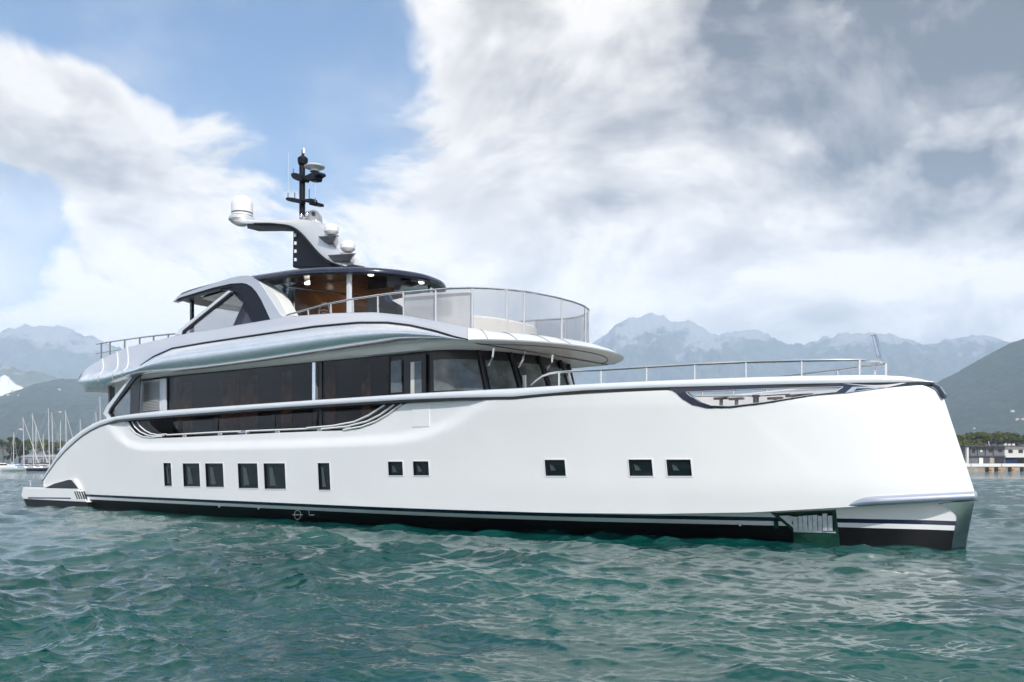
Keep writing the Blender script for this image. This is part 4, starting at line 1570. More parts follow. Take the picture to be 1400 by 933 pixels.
ST = [[(244.6, 407.5), (262, 402), (290.7, 393.5), (315, 388), (330, 387), (337, 388.2), (344, 392.2), (350.5, 399.5), (357.5, 411), (369.6, 437.2), (360, 438.8), (350, 417), (343, 405), (336, 398), (328, 394), (317, 392.2), (300, 395), (270, 403.5), (247, 410.5), (240, 412)],
      [(300, 395), (317, 392.2), (328, 394), (336, 398), (343, 405), (350, 417), (360, 438.8), (352, 440.2), (341, 419), (334, 408), (327, 400.5), (320, 397), (313, 396), (303, 397.5)],
      [(313, 396), (320, 397), (327, 400.5), (334, 408), (341, 419), (352, 440.2), (344.5, 441.5), (336, 425), (330, 414), (324, 405.5), (318, 400.5)]]
for q, s_ in enumerate(ST):
    ar = MB().prism(UL(s_, -3.0 + q * .05), (0, .2, 0))
    pair(ar, "arch_fairing", "fairing", yacht, smooth=False)
pair(MB().prism(UL([(318, 446.3), (331.5, 416), (344.5, 441.6)], -2.80), (0, .1, 0)), "arch_gusset", "navy", yacht, smooth=False)
st_ = MB().prism(UL([(240.5, 456.5), (247, 449), (312, 397.5), (315.5, 398.6), (249, 452.5), (247.5, 458)], -3.06), (0, .12, 0))
pair(st_, "arch_strut", "silver_matt", yacht, smooth=False)
st_ = MB().prism(UL([(247.3, 458), (246, 454.7), (250, 451.2), (314.5, 400.0), (316.5, 401), (251, 453.5), (249.4, 457.8)], -3.035), (0, .12, 0))
pair(st_, "strut_gasket", "black", yacht, smooth=False)
MB().prism(UL([(249, 457.5), (251, 453), (315, 401), (333, 414), (318, 446)], -2.95), (0, .02, 0)).build("wind_screen", "smoked_glass", yacht, smooth=False)

# ---- inside the flybridge: teak bulkhead with the round emblem, jambs, bar block
b0, b1 = U(405, 400, -1.1), U(476, 400, -1.1)
MB().box(((b0[0] + b1[0]) / 2, 0, 7.45), (b1[0] - b0[0], 2.2, 2.2)).build("teak_bulkhead", "chevron_teak", yacht, smooth=False)
for px in (397, 401.3, 404.6):
    p = U(px, 400, -1.15)
    MB().box((p[0], -1.15, 7.5), (.07, .16, 2.2)).build("door_jamb", "steel", yacht, smooth=False)
MB().tube([U(385, 391.5, -1.25), U(405, 394, -1.25), U(440, 398, -1.25), U(475, 403, -1.25), U(510, 407.5, -1.25)], .03, 6).build("grab_rail", "steel", yacht)
lg = U(443.5, 426, -1.13)
em = MB()
em.tube([lg + np.array((.30 * math.cos(a), 0, .30 * math.sin(a))) for a in np.linspace(0, 2 * math.pi, 28)[:-1]], .028, 6, closed=True)
em.tube([lg + np.array((-.29, 0, .05)), lg + np.array((-.05, 0, .07)), lg + np.array((.16, 0, .02)), lg + np.array((.17, 0, -.16)), lg + np.array((-.12, 0, -.16)), lg + np.array((-.12, 0, -.02)), lg + np.array((.06, 0, -.05))], .022, 6)
em.build("emblem", "silver_matt", yacht)
p = U(520, 405, -.6)
MB().box((-17.4, 0, 6.95), (1.5, 2.6, 1.35)).build("bar_block", "charcoal", yacht, smooth=False)
bx = MB().prism(UL([(478, 377), (560, 384), (548, 390), (530, 394), (505, 396), (478, 397)], -.2), (0, .5, 0))
bx.build("ceiling_duct", "ceiling_gloss", yacht, smooth=False)
cur = MB()
for q in range(9):
    p = U(381 + q * 1.7, 405, -.9)
    cur.tube([(p[0], -.9, 6.5), (p[0], -.9, 8.3)], .07, 6)
cur.build("after_screen", "grey_band", yacht)

# ---- rails and staffs
AR = [(132, 470.8), (140, 469.3), (160, 466.3), (190, 462), (215, 459), (240, 456.5)]
MB().tube([U(*p, -3.1) for p in AR], .035, 8).build("after_rail", "steel", yacht)
for px, pt, pb_ in ((138.6, 469.6, 491), (150.5, 467.8, 485), (170.5, 464.8, 476.5), (191, 462, 471), (210, 459.6, 466), (230, 457.4, 461.5)):
    MB().tube([U(px, pt, -3.1), U(px, pb_, -3.1)], .035, 8).build("rail_post", "grey_band", yacht)
MB().tube([U(131, 483.7, -2.4), U(165, 478, -2.4)], .02, 6).build("after_lower_rail", "steel", yacht)
for px, y in ((150.6, -2.6), (154.5, -2.2)):
    b_ = U(px, 540, y)
    MB().tube([(b_[0], b_[1], 2.4), (b_[0], b_[1], 5.4)], .075, 10).build("after_pillar", "grey_band", yacht)

# after wind break: glass in a raked silver edge
MB().prism(UL([(150.5, 570.5), (186.5, 516.5), (191, 512.5), (189, 566)], -3.60), (0, .02, 0)).build("wind_break_glass", "smoked_glass", yacht, smooth=False)
MB().prism(UL([(178.5, 528), (191.5, 512), (189, 566), (177.5, 567.5)], -3.62), (0, .05, 0)).build("wind_break_panel", "charcoal", yacht, smooth=False)
MB().prism(UL([(141, 565.8), (145, 556.5), (180.5, 512.8), (184, 511), (149.5, 559), (147, 565), (152, 572), (147, 573.5)], -3.68), (0, .12, 0)).build("wind_break_edge", "silver_matt", yacht, smooth=False)
MB().prism(UL([(147, 565), (149.5, 559), (184, 511), (192, 510), (192, 512.5), (186, 516.5), (151.5, 560), (150, 564.5), (155, 571.5), (152, 572)], -3.66), (0, .12, 0)).build("wind_break_gasket", "black", yacht, smooth=False)

# ---- side-deck opening: rail with stanchions, cleat, swept lines at each end
rp = [S(px, py) + np.array((0, .03, 0)) for px, py in [(227, 595), (300, 591), (380, 588), (440, 585.5), (462, 585), (478, 584.5)]]
zoff = .02
MB().tube(rp, .03, 8).build("bulwark_rail", "white_paint", yacht)
for px, pt, pb_ in ((248, 594, 599.5), (296.5, 591.3, 597), (375, 588.3, 594), (432.5, 585.8, 592)):
    a, b = S(px, pt) + np.array((0, .12, 0)), S(px, pb_) + np.array((0, .12, -.05))
    MB().box(tuple((a + b) / 2), (.18, .06, abs(a[2] - b[2]) + .05)).build("rail_stanchion", "white_paint", yacht, smooth=False)
cl_ = MB()
p = S(333, 592.5) + np.array((0, .02, 0))
cl_.tube([p + np.array((-.34, 0, .02)), p + np.array((.34, 0, .02))], .03, 8)
cl_.tube([p + np.array((-.14, 0, -.1)), p + np.array((-.14, 0, .08)), p + np.array((.14, 0, .08)), p + np.array((.14, 0, -.1))], .03, 8)
cl_.build("mooring_cleat", "steel", yacht)
FWL = [[(420, 585.4), (455, 582.5), (485, 577), (505, 568), (518, 559.5), (526.5, 554)], [(440, 587), (475, 583.3), (502, 576.5), (520, 567.5), (532, 559), (539, 553.5)], [(470, 588), (495, 583.5), (515, 576), (532, 566), (543, 557.5), (549.5, 553.2)]]
AFL = [[(200, 580), (186.5, 577.5)], ]
fp = MB().prism([S(px, py) + np.array((0, .14, 0)) for px, py in [(455, 589), (480, 588.4), (500, 585), (520, 576), (540, 562.5), (557, 551.5), (528, 551.5), (519, 557), (505, 566.5), (480, 577), (440, 584)]], (0, .04, 0))
fp.build("fashion_plate", "black", yacht, smooth=False)
for ln in FWL:
    MB().tube([S(px, py) + np.array((0, -.015, 0)) for px, py in ln], .030, 6).build("swept_line", "window_lip", yacht)  # white colour stands in for sky mirrored in polished steel
ap2 = MB().prism([S(px, py) + np.array((0, .14, 0)) for px, py in [(170, 575.5), (175, 583), (182, 592), (192, 598), (206, 600.5), (222, 600), (228, 595), (212, 591), (203, 583), (199, 574)]], (0, .04, 0))
ap2.build("fashion_plate", "black", yacht, smooth=False)
for ln in ([(174, 577), (178, 584.5), (185, 592), (195, 597), (206, 598.3), (222, 597)], [(181, 577), (185, 584), (192, 590.5), (202, 595.3), (213, 596.6), (225, 595.3)], [(188, 576.5), (192, 583), (199, 589), (207, 593), (216, 594.8), (228, 593.8)]):
    MB().tube([S(px, py) + np.array((0, -.015, 0)) for px, py in ln], .026, 6).build("swept_line", "window_lip", yacht)  # same white in place of mirrored sky at the after end

# ---- bow rail
BR = [(726, 527, -2.85), (733, 520.5, -2.86), (742, 514.3, -2.87), (752, 511, -2.88), (764, 509, -2.90), (790, 507.6, -2.85), (822, 506.5, -2.75), (884, 502.4, -2.45), (950, 498.5, -2.12), (1020, 495.4, -1.75), (1096, 493.4, -1.22), (1140, 492.6, -.88), (1175, 492.6, -0.58), (1200, 494.6, -0.22)]
br = [U(px, py, y) for px, py, y in BR]
tip = U(1211, 497, 0.0)
br2 = br + [tip] + [wmirror(p) for p in br[::-1]]
MB().tube(br2, .032, 8).build("bow_rail", "steel", yacht)
for px, pt, pb_, y, k_ in ((764.5, 509, 526.5, -2.90, 0), (822, 506.5, 523, -2.75, 0), (884, 502.4, 520.5, -2.45, 0), (950, 498.5, 517.5, -2.12, 0), (1020, 495.4, 515.5, -1.75, 0), (1096, 493.4, 513.5, -1.22, 0), (1175, 493, 512.5, -.58, 1)):
    for s_ in (1, -1):
        a, b = U(px, pt, y), U(px, pb_, y)
        a[1] *= s_; b[1] *= s_
        MB().tube([a, b + np.array((0, 0, -.12))], .028 if not k_ else .04, 8).build("rail_post", "steel", yacht)
MB().tube([tip, tip + np.array((0, 0, -.42))], .045, 8).build("rail_post", "steel", yacht)
sf_ = MB()
sf_.tube([U(1207, 494, -.05), U(1197, 458.5, -.05), U(1190.5, 457.5, -.05)], .035, 8)
sf_.tube([U(1193, 459, -.05), U(1199.5, 488.5, -.05), U(1203, 488.5, -.05)], .016, 6)
sf_.build("bow_staff", "steel", yacht)

# ---- mast
mast = empty("mast"); mast.parent = yacht
mp_ = MB()
p0, p1 = U(413.2, 366, 0), U(413.2, 221, 0)
mp_.tube([p0, p1], .115, 16)
mp_.build("mast_pole", "mast_navy", mast)
lm = MB().prism(UL([(400.5, 310), (414, 306), (432, 330), (446, 352), (456, 366), (399.5, 366)], -.25), (0, .5, 0))
bevel(lm.build("mast_base", "mast_navy", mast, smooth=False), .05)
for py in (322, 333, 344, 355.5):
    d_ = MB()
    p = U(404, py, -.27)
    d_.lathe([(0, -.06), (.055, -.06), (.055, .06), (0, .06)], tuple(p), 10)
    d_.build("floodlight", "dome_white", mast)
hd = MB()
hd.lathe([(.0, -.16), (.17, -.15), (.20, -.02), (.20, .09), (.13, .15), (.05, .2), (.045, .42), (0, .43)], tuple(U(414, 220, 0)), 16)
hd.build("mast_head", "mast_navy", mast)
MB().lathe([(.0, .0), (.05, .02), (.055, .16), (.03, .24), (0, .25)], tuple(U(415.5, 211, 0)), 10).build("anchor_light", "dome_white", mast)
# upper cross arms
def arm(poly, y, dy, name="cross_arm", m="mast_navy"):
    o = MB().prism(UL(poly, y), (0, dy, 0)).build(name, m, mast, smooth=False)
    return bevel(o, .03)


arm([(397.5, 237), (402, 236), (412, 238.5), (412, 247), (404, 246.5), (399.5, 244), (397.5, 241)], -.2, .4)
arm([(415, 241), (428, 234.5), (434, 234.3), (435, 238), (430, 241), (429, 246), (421, 247), (415, 245)], -.2, .4)
arm([(390, 271), (392, 269.6), (398, 270), (411, 272.5), (411, 278.2), (393, 274.8), (390.3, 273.5)], -.25, .25)
arm([(415, 272), (425, 271.3), (426, 272.6), (426, 275.8), (424, 277), (415, 276)], -.15, .3)
arm([(422, 277.5), (426, 276), (434, 276.8), (435, 278), (434.8, 281), (430, 281.2), (422, 280)], .15, .3)
rd = MB()
c_ = U(430, 229.5, 0)
rd.lathe([(0, -.16), (.18, -.15), (.16, -.08), (.38, .0), (.40, .035), (.34, .075), (.15, .115), (0, .12)], tuple(c_), 24)
rd.build("radar_dish", "dome_white", mast)
MB().tube([U(430, 231, 0), U(430, 237, 0)], .08, 10).build("radar_pedestal", "mast_navy", mast)
for px, pt, pb_ in ((393.8, 264, 271), (403, 263.5, 271), (422.8, 258.5, 271.5), (431, 271, 277), (401, 231, 237)):
    MB().tube([U(px, pt, -.05), U(px, pb_, -.05)], .022, 6).build("aerial_stub", "grey_band", mast)
for px, pt, pb_ in ((394.3, 208, 264), (431.5, 245, 271)):
    MB().tube([U(px, pb_, -.05), U(px, pt, -.05)], .006, 5).build("whip_aerial", "white_paint", mast)
# sculpted silver arm
top = [(318, 300), (330, 299.5), (345, 300.4), (370, 300.5), (395, 300.5), (408, 299.8), (418, 300), (426, 301.5), (434, 305.5), (441, 312), (449, 322), (456, 332), (464, 343), (472, 352.5), (482, 361.5)]
bot = [(318, 302), (330, 306), (345, 306), (370, 305.8), (392, 308), (399, 309.5), (405, 313), (412, 319), (420, 328), (428, 338), (437, 348), (446, 355.5), (455, 360.5), (464, 363.5), (472, 365)]
def resamp(tr, n):
    tr = np.array(tr, float)
    d = np.concatenate([[0], np.cumsum(np.linalg.norm(np.diff(tr, axis=0), axis=1))])
    t = np.linspace(0, d[-1], n)
    Q = np.stack([np.interp(t, d, tr[:, 0]), np.interp(t, d, tr[:, 1])], 1)
    for _ in range(4):
        Q[1:-1] = (Q[:-2] + 2 * Q[1:-1] + Q[2:]) / 4
    return Q


tp_, bp_ = resamp(top, 48), resamp(bot, 48)
am = MB()
rws = []
for i in range(48):
    a, b = U(*bp_[i], -.42), U(*tp_[i], -.30)
    m1 = (a + b) / 2 + np.array((0, -.05, 0))
    rws.append([a, a * .75 + b * .25 + np.array((0, -.045, 0)), m1, a * .25 + b * .75 + np.array((0, -.03, 0)), b, b + np.array((0, .6, .02)), a + np.array((0, .84, 0))])
am.grid(rws, closed=True)
am.add(rws[0], [tuple(range(7))])
am.add(rws[-1], [tuple(range(7))])
am.build("mast_arm", "arm_silver", mast, angle=45)
eg = MB()
eg.tube([U(*q, -.43) for q in bp_[8:]], .030, 6)
eg.build("arm_edge", "black", mast)
pod = MB()
c_ = U(330, 303, 0)
pod.lathe([(0, -.17), (.22, -.165), (.38, -.08), (.52, .04), (.52, .13), (.48, .17), (0, .18)], tuple(c_), 28)
pod.build("dome_platform", "arm_silver", mast, angle=40)
und = MB().prism(UL([(338, 304.5), (372, 304.2), (392, 306.5), (399, 310), (392, 313), (370, 312), (338, 312.5)], -.3), (0, .6, 0))
und.build("arm_underside", "charcoal", mast, smooth=False)


def dome(px, py, y, r, h, name="satellite_dome", bands=True):
    e = empty(name); e.parent = mast
    c = U(px, py, y)
    prof = [(r * .86, 0), (r * .90, h * .10)]
    body = [(r * .99, h * .24), (r, h * .36), (r, h * .55)] + [(r * math.cos(a), h * .55 + h * .45 * math.sin(a)) for a in np.linspace(.1, math.pi / 2, 9)]
    o = MB().lathe(body, tuple(c), 28).build("radome", "dome_white", mast)
    if bands:
        MB().lathe([(0, -.02), (r * .86, -.02), (r * .92, h * .06), (r * .98, h * .11)], tuple(c), 28).build("dome_base", "arm_silver", mast)
        MB().lathe([(r * .98, h * .11), (r * 1.0, h * .14), (r * .98, h * .17)], tuple(c), 28).build("dome_band", "dome_white", mast)
        MB().lathe([(r * .96, h * .165), (r * .96, h * .245)], tuple(c), 28).build("dome_groove", "grey_band", mast)
    else:
        MB().lathe([(0, -.02), (r * .6, -.02), (r * .9, h * .12), (r * .99, h * .25)], tuple(c), 28).build("dome_base", "dome_white", mast)
    bpy.data.objects.remove(e)


dome(331.0, 299.0, 0, .445, .96)
dome(428.5, 313.5, .55, .35, .74)
dome(453, 320.8, -.35, .27, .40, bands=False)
dome(475.6, 344.0, -.35, .27, .40, bands=False)


def bracket(poly_top, poly_bot):
    m = MB()
    t = [U(px, py, y) for px, py, y in poly_top]
    b = [U(px, py, y) for px, py, y in poly_bot]
    n = len(t)
    m.add(t + b, [tuple(range(n)), tuple(range(2 * n - 1, n - 1, -1))] + [(i, (i + 1) % n, (i + 1) % n + n, i + n) for i in range(n)])
    o = m.build("dome_bracket", "bracket_grey", mast, smooth=False)
    bevel(o, .02)


bracket([(434, 323.5, -.62), (461, 321.5, -.62), (464, 322, -.05), (440, 322.5, -.05)], [(445, 333, -.5), (455, 332.5, -.5), (457, 331.5, -.15), (447, 332, -.15)])
bracket([(447.5, 349, -.62), (484, 346.5, -.62), (487, 346, -.05), (454, 348, -.05)], [(456, 359, -.5), (479, 356.5, -.5), (481, 355, -.15), (458, 357, -.15)])
MB().tube([U(470, 356, -.4), U(467.5, 361.5, -.4), U(469, 365, -.4)], .04, 8).build("bracket_strut", "bracket_grey", mast)
for px, py in ((412.3, 296.5), (420, 294.5)):
    MB().lathe([(0, -.09), (.07, -.07), (.09, 0), (.07, .07), (0, .09)], tuple(U(px, py, -.2)), 12).build("horn", "steel", mast)
for px, py in ((421.5, 293.2), (430, 293.2)):
    c_ = U(px, py, -.1)
    m_ = MB()
    m_.tube([c_ + np.array((-.05, 0, 0)), c_ + np.array((.06, -.10, 0))], .075, 12)
    m_.build("searchlight", "black", mast)
MB().lathe([(0, 0), (.2, .0), (.16, .06), (.1, .1), (0, .1)], tuple(U(415, 301, -.05)), 16).build("mast_collar", "arm_silver", mast)


# ------------------------------------------------------------------ harbour behind
def wl(px, Yd, z=0.0):
    return ((px - 700) / F * Yd, Yd, z)


# pines: trunk and a crown of many small needle clumps
def pine_meshes(kind, seed):
    rnd = random.Random(seed)
    tr = MB()
    cr_ = MB()
    if kind == "umbrella":
        H_, R_ = 13.0, 5.2
        tr.tube([(0, 0, 0), (.2, .1, 4), (0, .2, 8), (.1, 0, 10.5)], [.38, .32, .26, .12], 8)
        cents = []
        for _ in range(15):
            a, q = rnd.uniform(0, 6.283), math.sqrt(rnd.random())
            cents.append((R_ * .8 * q * math.cos(a), R_ * .8 * q * math.sin(a), 9.3 + 2.2 * (1 - q * q) + rnd.uniform(-.5, .6), rnd.uniform(1.1, 1.9)))
        for c in cents[:9]:
            tr.tube([(0.05, .1, rnd.uniform(6.5, 9)), (c[0] * .5, c[1] * .5, c[2] - 1.6), (c[0], c[1], c[2] - .3)], [.16, .11, .05], 5)
    else:
        H_, R_ = 12.0, 3.6
        tr.tube([(0, 0, 0), (.1, .1, 5), (0, .1, 11)], [.36, .28, .08], 8)
        cents = []
        for _ in range(20):
            z = rnd.uniform(3.5, 12)
            rr = R_ * (1 - (z - 3.0) / 10.5) ** .7 * rnd.uniform(.25, 1)
            a = rnd.uniform(0, 6.283)
            cents.append((rr * math.cos(a), rr * math.sin(a), z, rnd.uniform(.9, 1.7)))
    for (cx, cy_, cz, cr0) in cents:
        for _ in range(110):
            while True:
                d = np.array([rnd.uniform(-1, 1) for _ in range(3)])
                if 0.15 < np.dot(d, d) < 1:
                    break
            d = d / np.linalg.norm(d) * (np.linalg.norm(d) ** .4)
            p = np.array((cx, cy_, cz)) + d * np.array((cr0, cr0, cr0 * .62))
            u = np.array([rnd.gauss(0, 1) for _ in range(3)]); u /= np.linalg.norm(u)
            v = np.cross(u, d); v /= (np.linalg.norm(v) + 1e-6)
            s_ = rnd.uniform(.16, .38)
            cr_.add([p - u * s_, p + v * s_ * .8, p + u * s_, p - v * s_ * .8], [(0, 1, 2, 3)])
    return tr.mesh("trunk_mesh", "bark"), cr_.mesh("crown_mesh", "pine_needles" if kind == "umbrella" else "pine_dark", smooth=False, fixn=False)


PM = {("umbrella", q): pine_meshes("umbrella", 50 + q) for q in range(3)}
PM.update({("tall", q): pine_meshes("tall", 80 + q) for q in range(2)})


def pine(px, Yd, h, kind, q, rz, label, group, z=1.2):
    r_ = empty("pine_tree", wl(px, Yd, z), rz)
    s_ = h / 12.5
    r_.scale = (s_, s_, s_)
    tag(r_, label, "tree", group)
    for nm, me in zip(("trunk", "crown"), PM[(kind, q)]):
        o = bpy.data.objects.new(nm, me)
        COL.objects.link(o)
        o.parent = r_
    return r_


rnd = random.Random(4)
GL, GR = "pines behind the marina", "pines behind the harbour building"
for i, (px, Yd, h, kind, q) in enumerate([(-22, 470, 17, "umbrella", 0), (4, 455, 14.5, "umbrella", 1), (17, 468, 17.5, "tall", 0), (27, 475, 16, "tall", 1), (38, 480, 15, "umbrella", 2), (50, 470, 12.5, "umbrella", 0), (62, 485, 15, "umbrella", 1),
                                          (74, 480, 14.5, "tall", 0), (86, 475, 14, "umbrella", 2), (98, 478, 13, "umbrella", 0), (112, 480, 14, "tall", 1)]):
    pine(px, Yd, h, kind, q, rnd.uniform(0, 6), "green pine in the tree row behind the marina masts, part of one blended crown line", GL)
for i, (px, Yd, h, kind, q) in enumerate([(1296, 430, 14, "umbrella", 0), (1311, 420, 15.5, "umbrella", 1), (1325, 432, 17.0, "umbrella", 2), (1338, 425, 17.2, "umbrella", 0), (1351, 430, 17.3, "umbrella", 1), (1364, 422, 17.0, "umbrella", 2),
                                          (1377, 428, 17.1, "umbrella", 0), (1390, 420, 16.4, "umbrella", 1), (1403, 425, 15.6, "umbrella", 2), (1416, 430, 15, "umbrella", 0), (1318, 400, 12.0, "umbrella", 2), (1306, 402, 11, "tall", 0), (1332, 405, 12.5, "umbrella", 1)]):
    pine(px, Yd, h, kind, q, rnd.uniform(0, 6), "umbrella pine in the dense dark green row behind the grey harbour building", GR)

# quay with its white barrier, fenders and mooring posts, and the two storey harbour building on it
QD = 280.0
qx0, qx1 = wl(1285, QD)[0], wl(1620, QD)[0]
qw = empty("quay_wall", (qx0, QD, 0))
tag(qw, "weathered concrete quay wall across the water right of the bow", "quay")
MB().box(((qx1 - qx0) / 2, 70, .45), (qx1 - qx0, 140, 2.1)).build("wall", "concrete", qw, smooth=False)
for q in range(8):
    a = q * (qx1 - qx0) / 8
    MB().box((a + (qx1 - qx0) / 16, -.05, 2.05), ((qx1 - qx0) / 8 - .25, .5, 1.0)).build("barrier", "quay_white", qw, smooth=False)
for px in (1330, 1400, 1440):
    MB().box((wl(px, QD)[0] - qx0, -.1, 1.1), (2.2, .2, .12)).build("kerb_stone", "quay_white", qw, smooth=False)
for q, px in enumerate((1349, 1361.5, 1380, 1396.5, 1420, 1450)):
    x = wl(px, QD)[0]
    e = empty("quay_fender", (x, QD - .35, .7))
    which = ("first", "second", "third", "fourth", "fifth", "sixth")[q]
    tag(e, "black rubber fender with orange block on the quay wall, %s from the yacht bow" % which, "fender", "fenders along the quay wall")
    f_ = MB().box((0, 0, 0), (.85, .55, 1.5)).build("rubber", "rubber", e, smooth=False)
    bevel(f_, .15)
    MB().box((1.05, .1, .25), (1.0, .35, .7)).build("orange_block", "orange", e, smooth=False)

BD = 300.0
gb = empty("harbour_building", wl(1319, BD, 1.4))
tag(gb, "grey two storey harbour building with flat roof on the quay", "building")
sx = BD / F
W1 = (1373.5 - 1319) * sx
MB().box((W1 / 2, 6, 3.5), (W1, 12, 7.0)).build("wall", "building_grey", gb, smooth=False)
MB().box((W1 / 2 - .3, 5.4, 7.15), (W1 + 1.4, 14, .3)).build("roof", "roof_dark", gb, smooth=False)
MB().box((.45, -.6, 3.4), (.7, 1.0, 6.9)).build("end_pier", "building_white", gb, smooth=False)
MB().box((W1 / 2 + .5, -.35, 3.75), (W1 - 1, .7, .28)).build("balcony_slab", "roof_dark", gb, smooth=False)
for px in (1331, 1341.5, 1352, 1363):
    MB().box(((px - 6 - 1319) * sx + .4, -.2, 5.3), (.35, .4, 3.0)).build("pilaster", "building_grey", gb, smooth=False)
for px, m in ((1341.8, "backing_white"), (1354.5, "opening_dark"), (1367.5, "opening_dark")):
    wd = MB().box(((px - 1319) * sx, -.04, 5.6), (1.25, .1, 1.1)).build("window", "opening_dark", gb, smooth=False)
    if m != "opening_dark":
        MB().box(((px - 1319) * sx - .1, -.1, 5.5), (.8, .05, .8)).build("backing", m, wd, smooth=False)
MB().box(((1331 - 1319) * sx, -.05, 5.6), (1.0, .1, 1.6)).build("window", "opening_dark", gb, smooth=False)
for px, w_, m in ((1333, 2.6, "building_grey"), (1340.5, 1.7, "quay_white"), (1348.5, 2.0, "roof_dark"), (1356, 1.4, "concrete"), (1366.5, 3.2, "opening_dark")):
    MB().box(((px - 1319) * sx, -.05, 1.75), (w_, .12, 3.0)).build("door", m, gb, smooth=False)
wb = empty("harbour_building", wl(1373.8, BD, 1.4))
tag(wb, "white two storey harbour building with open blue ground floor at the right edge", "building")
W2 = (1520 - 1373.8) * sx
MB().box((W2 / 2, 6.2, 5.3), (W2, 11.5, 3.6)).build("wall", "building_white", wb, smooth=False)
MB().box((W2 / 2, 8.2, 1.75), (W2, 7.5, 3.5)).build("ground_floor", "opening_dark", wb, smooth=False)
MB().box((W2 / 2, 5.6, 7.2), (W2 + .5, 13, .22)).build("roof", "roof_dark", wb, smooth=False)
MB().box((W2 / 2, .05, 6.75), (W2, .5, .6)).build("parapet", "building_white", wb, smooth=False)
MB().box((W2 / 2, .0, 3.42), (W2, .9, .3)).build("floor_slab", "building_white", wb, smooth=False)
for px in (1382.5, 1396.5, 1412, 1428, 1444):
    wd = MB().box(((px - 1373.8) * sx, .42, 5.4), (1.45, .12, 1.15)).build("window", "opening_dark", wb, smooth=False)
for px in (1374.6, 1402, 1430, 1460):
    MB().box(((px - 1373.8) * sx, .6, 1.75), (.4, .4, 3.5)).build("column", "building_grey", wb, smooth=False)
MB().box(((1389 - 1373.8) * sx, 3.6, 1.4), (4.2, 1.2, 2.4)).build("blue_panel", "blue_tarp", wb, smooth=False)
for q, px in enumerate((1383, 1388, 1394)):
    MB().box(((px - 1373.8) * sx, 4, 7.7), (.9, .9, .8)).build("roof_unit", "building_white", wb, smooth=False)
an = MB().tube([((1363.5 - 1319) * sx, 5, 7.2), ((1362.5 - 1319) * sx, 5, 9.0)], .12, 6)
an.build("roof_mast", "quay_white", gb)
mv = empty("parked_van", wl(1313.5, 292, 1.4))
tag(mv, "small white van parked on the quay left of the grey building", "van")
b_ = MB().prism([(-2.2, -.9, .35), (2.2, -.9, .35), (2.2, -.9, 1.1), (1.5, -.9, 1.3), (.9, -.9, 2.1), (-2.2, -.9, 2.2)], (0, 1.8, 0)).build("body", "quay_white", mv, smooth=False)
bevel(b_, .12)
MB().prism([(.2, -.92, 1.3), (1.35, -.92, 1.3), (.85, -.92, 1.95), (.2, -.92, 1.95)], (0, 1.84, 0)).build("window", "dark_glass", mv, smooth=False)
for x in (-1.4, 1.4):
    for y in (-.85, .85):
        MB().tube([(x, y - .1, .34), (x, y + .1, .34)], .34, 14).build("wheel", "rubber", mv)

# long grey shed behind the marina
sh = empty("marina_shed", wl(28, 420, 1.3))
tag(sh, "long low grey shed behind the sailing boat masts", "shed")
ws_ = (78 - 28) * 420 / F
MB().box((ws_ / 2 + 6, 8, 2.3), (ws_ + 12, 14, 4.6)).build("wall", "shed_grey", sh, smooth=False)
MB().prism([(-1, 0.5, 4.6), (-1, 8, 6.0), (-1, 15.5, 4.6)], (ws_ + 14, 0, 0)).build("roof", "shed_grey", sh, smooth=False)
for q in range(5):
    MB().box((2 + q * 4.2, .95, 2.0), (2.4, .15, 3.2)).build("door", "roof_dark", sh, smooth=False)

# marina quay
mq = MB().box((0, 0, 0), (260, 40, 2.2))
mqo = mq.build("marina_quay", "concrete", smooth=False)
mqo.location = wl(-150, 375, .1)
tag(mqo, "low concrete marina quay behind the moored sailing boats", "quay")


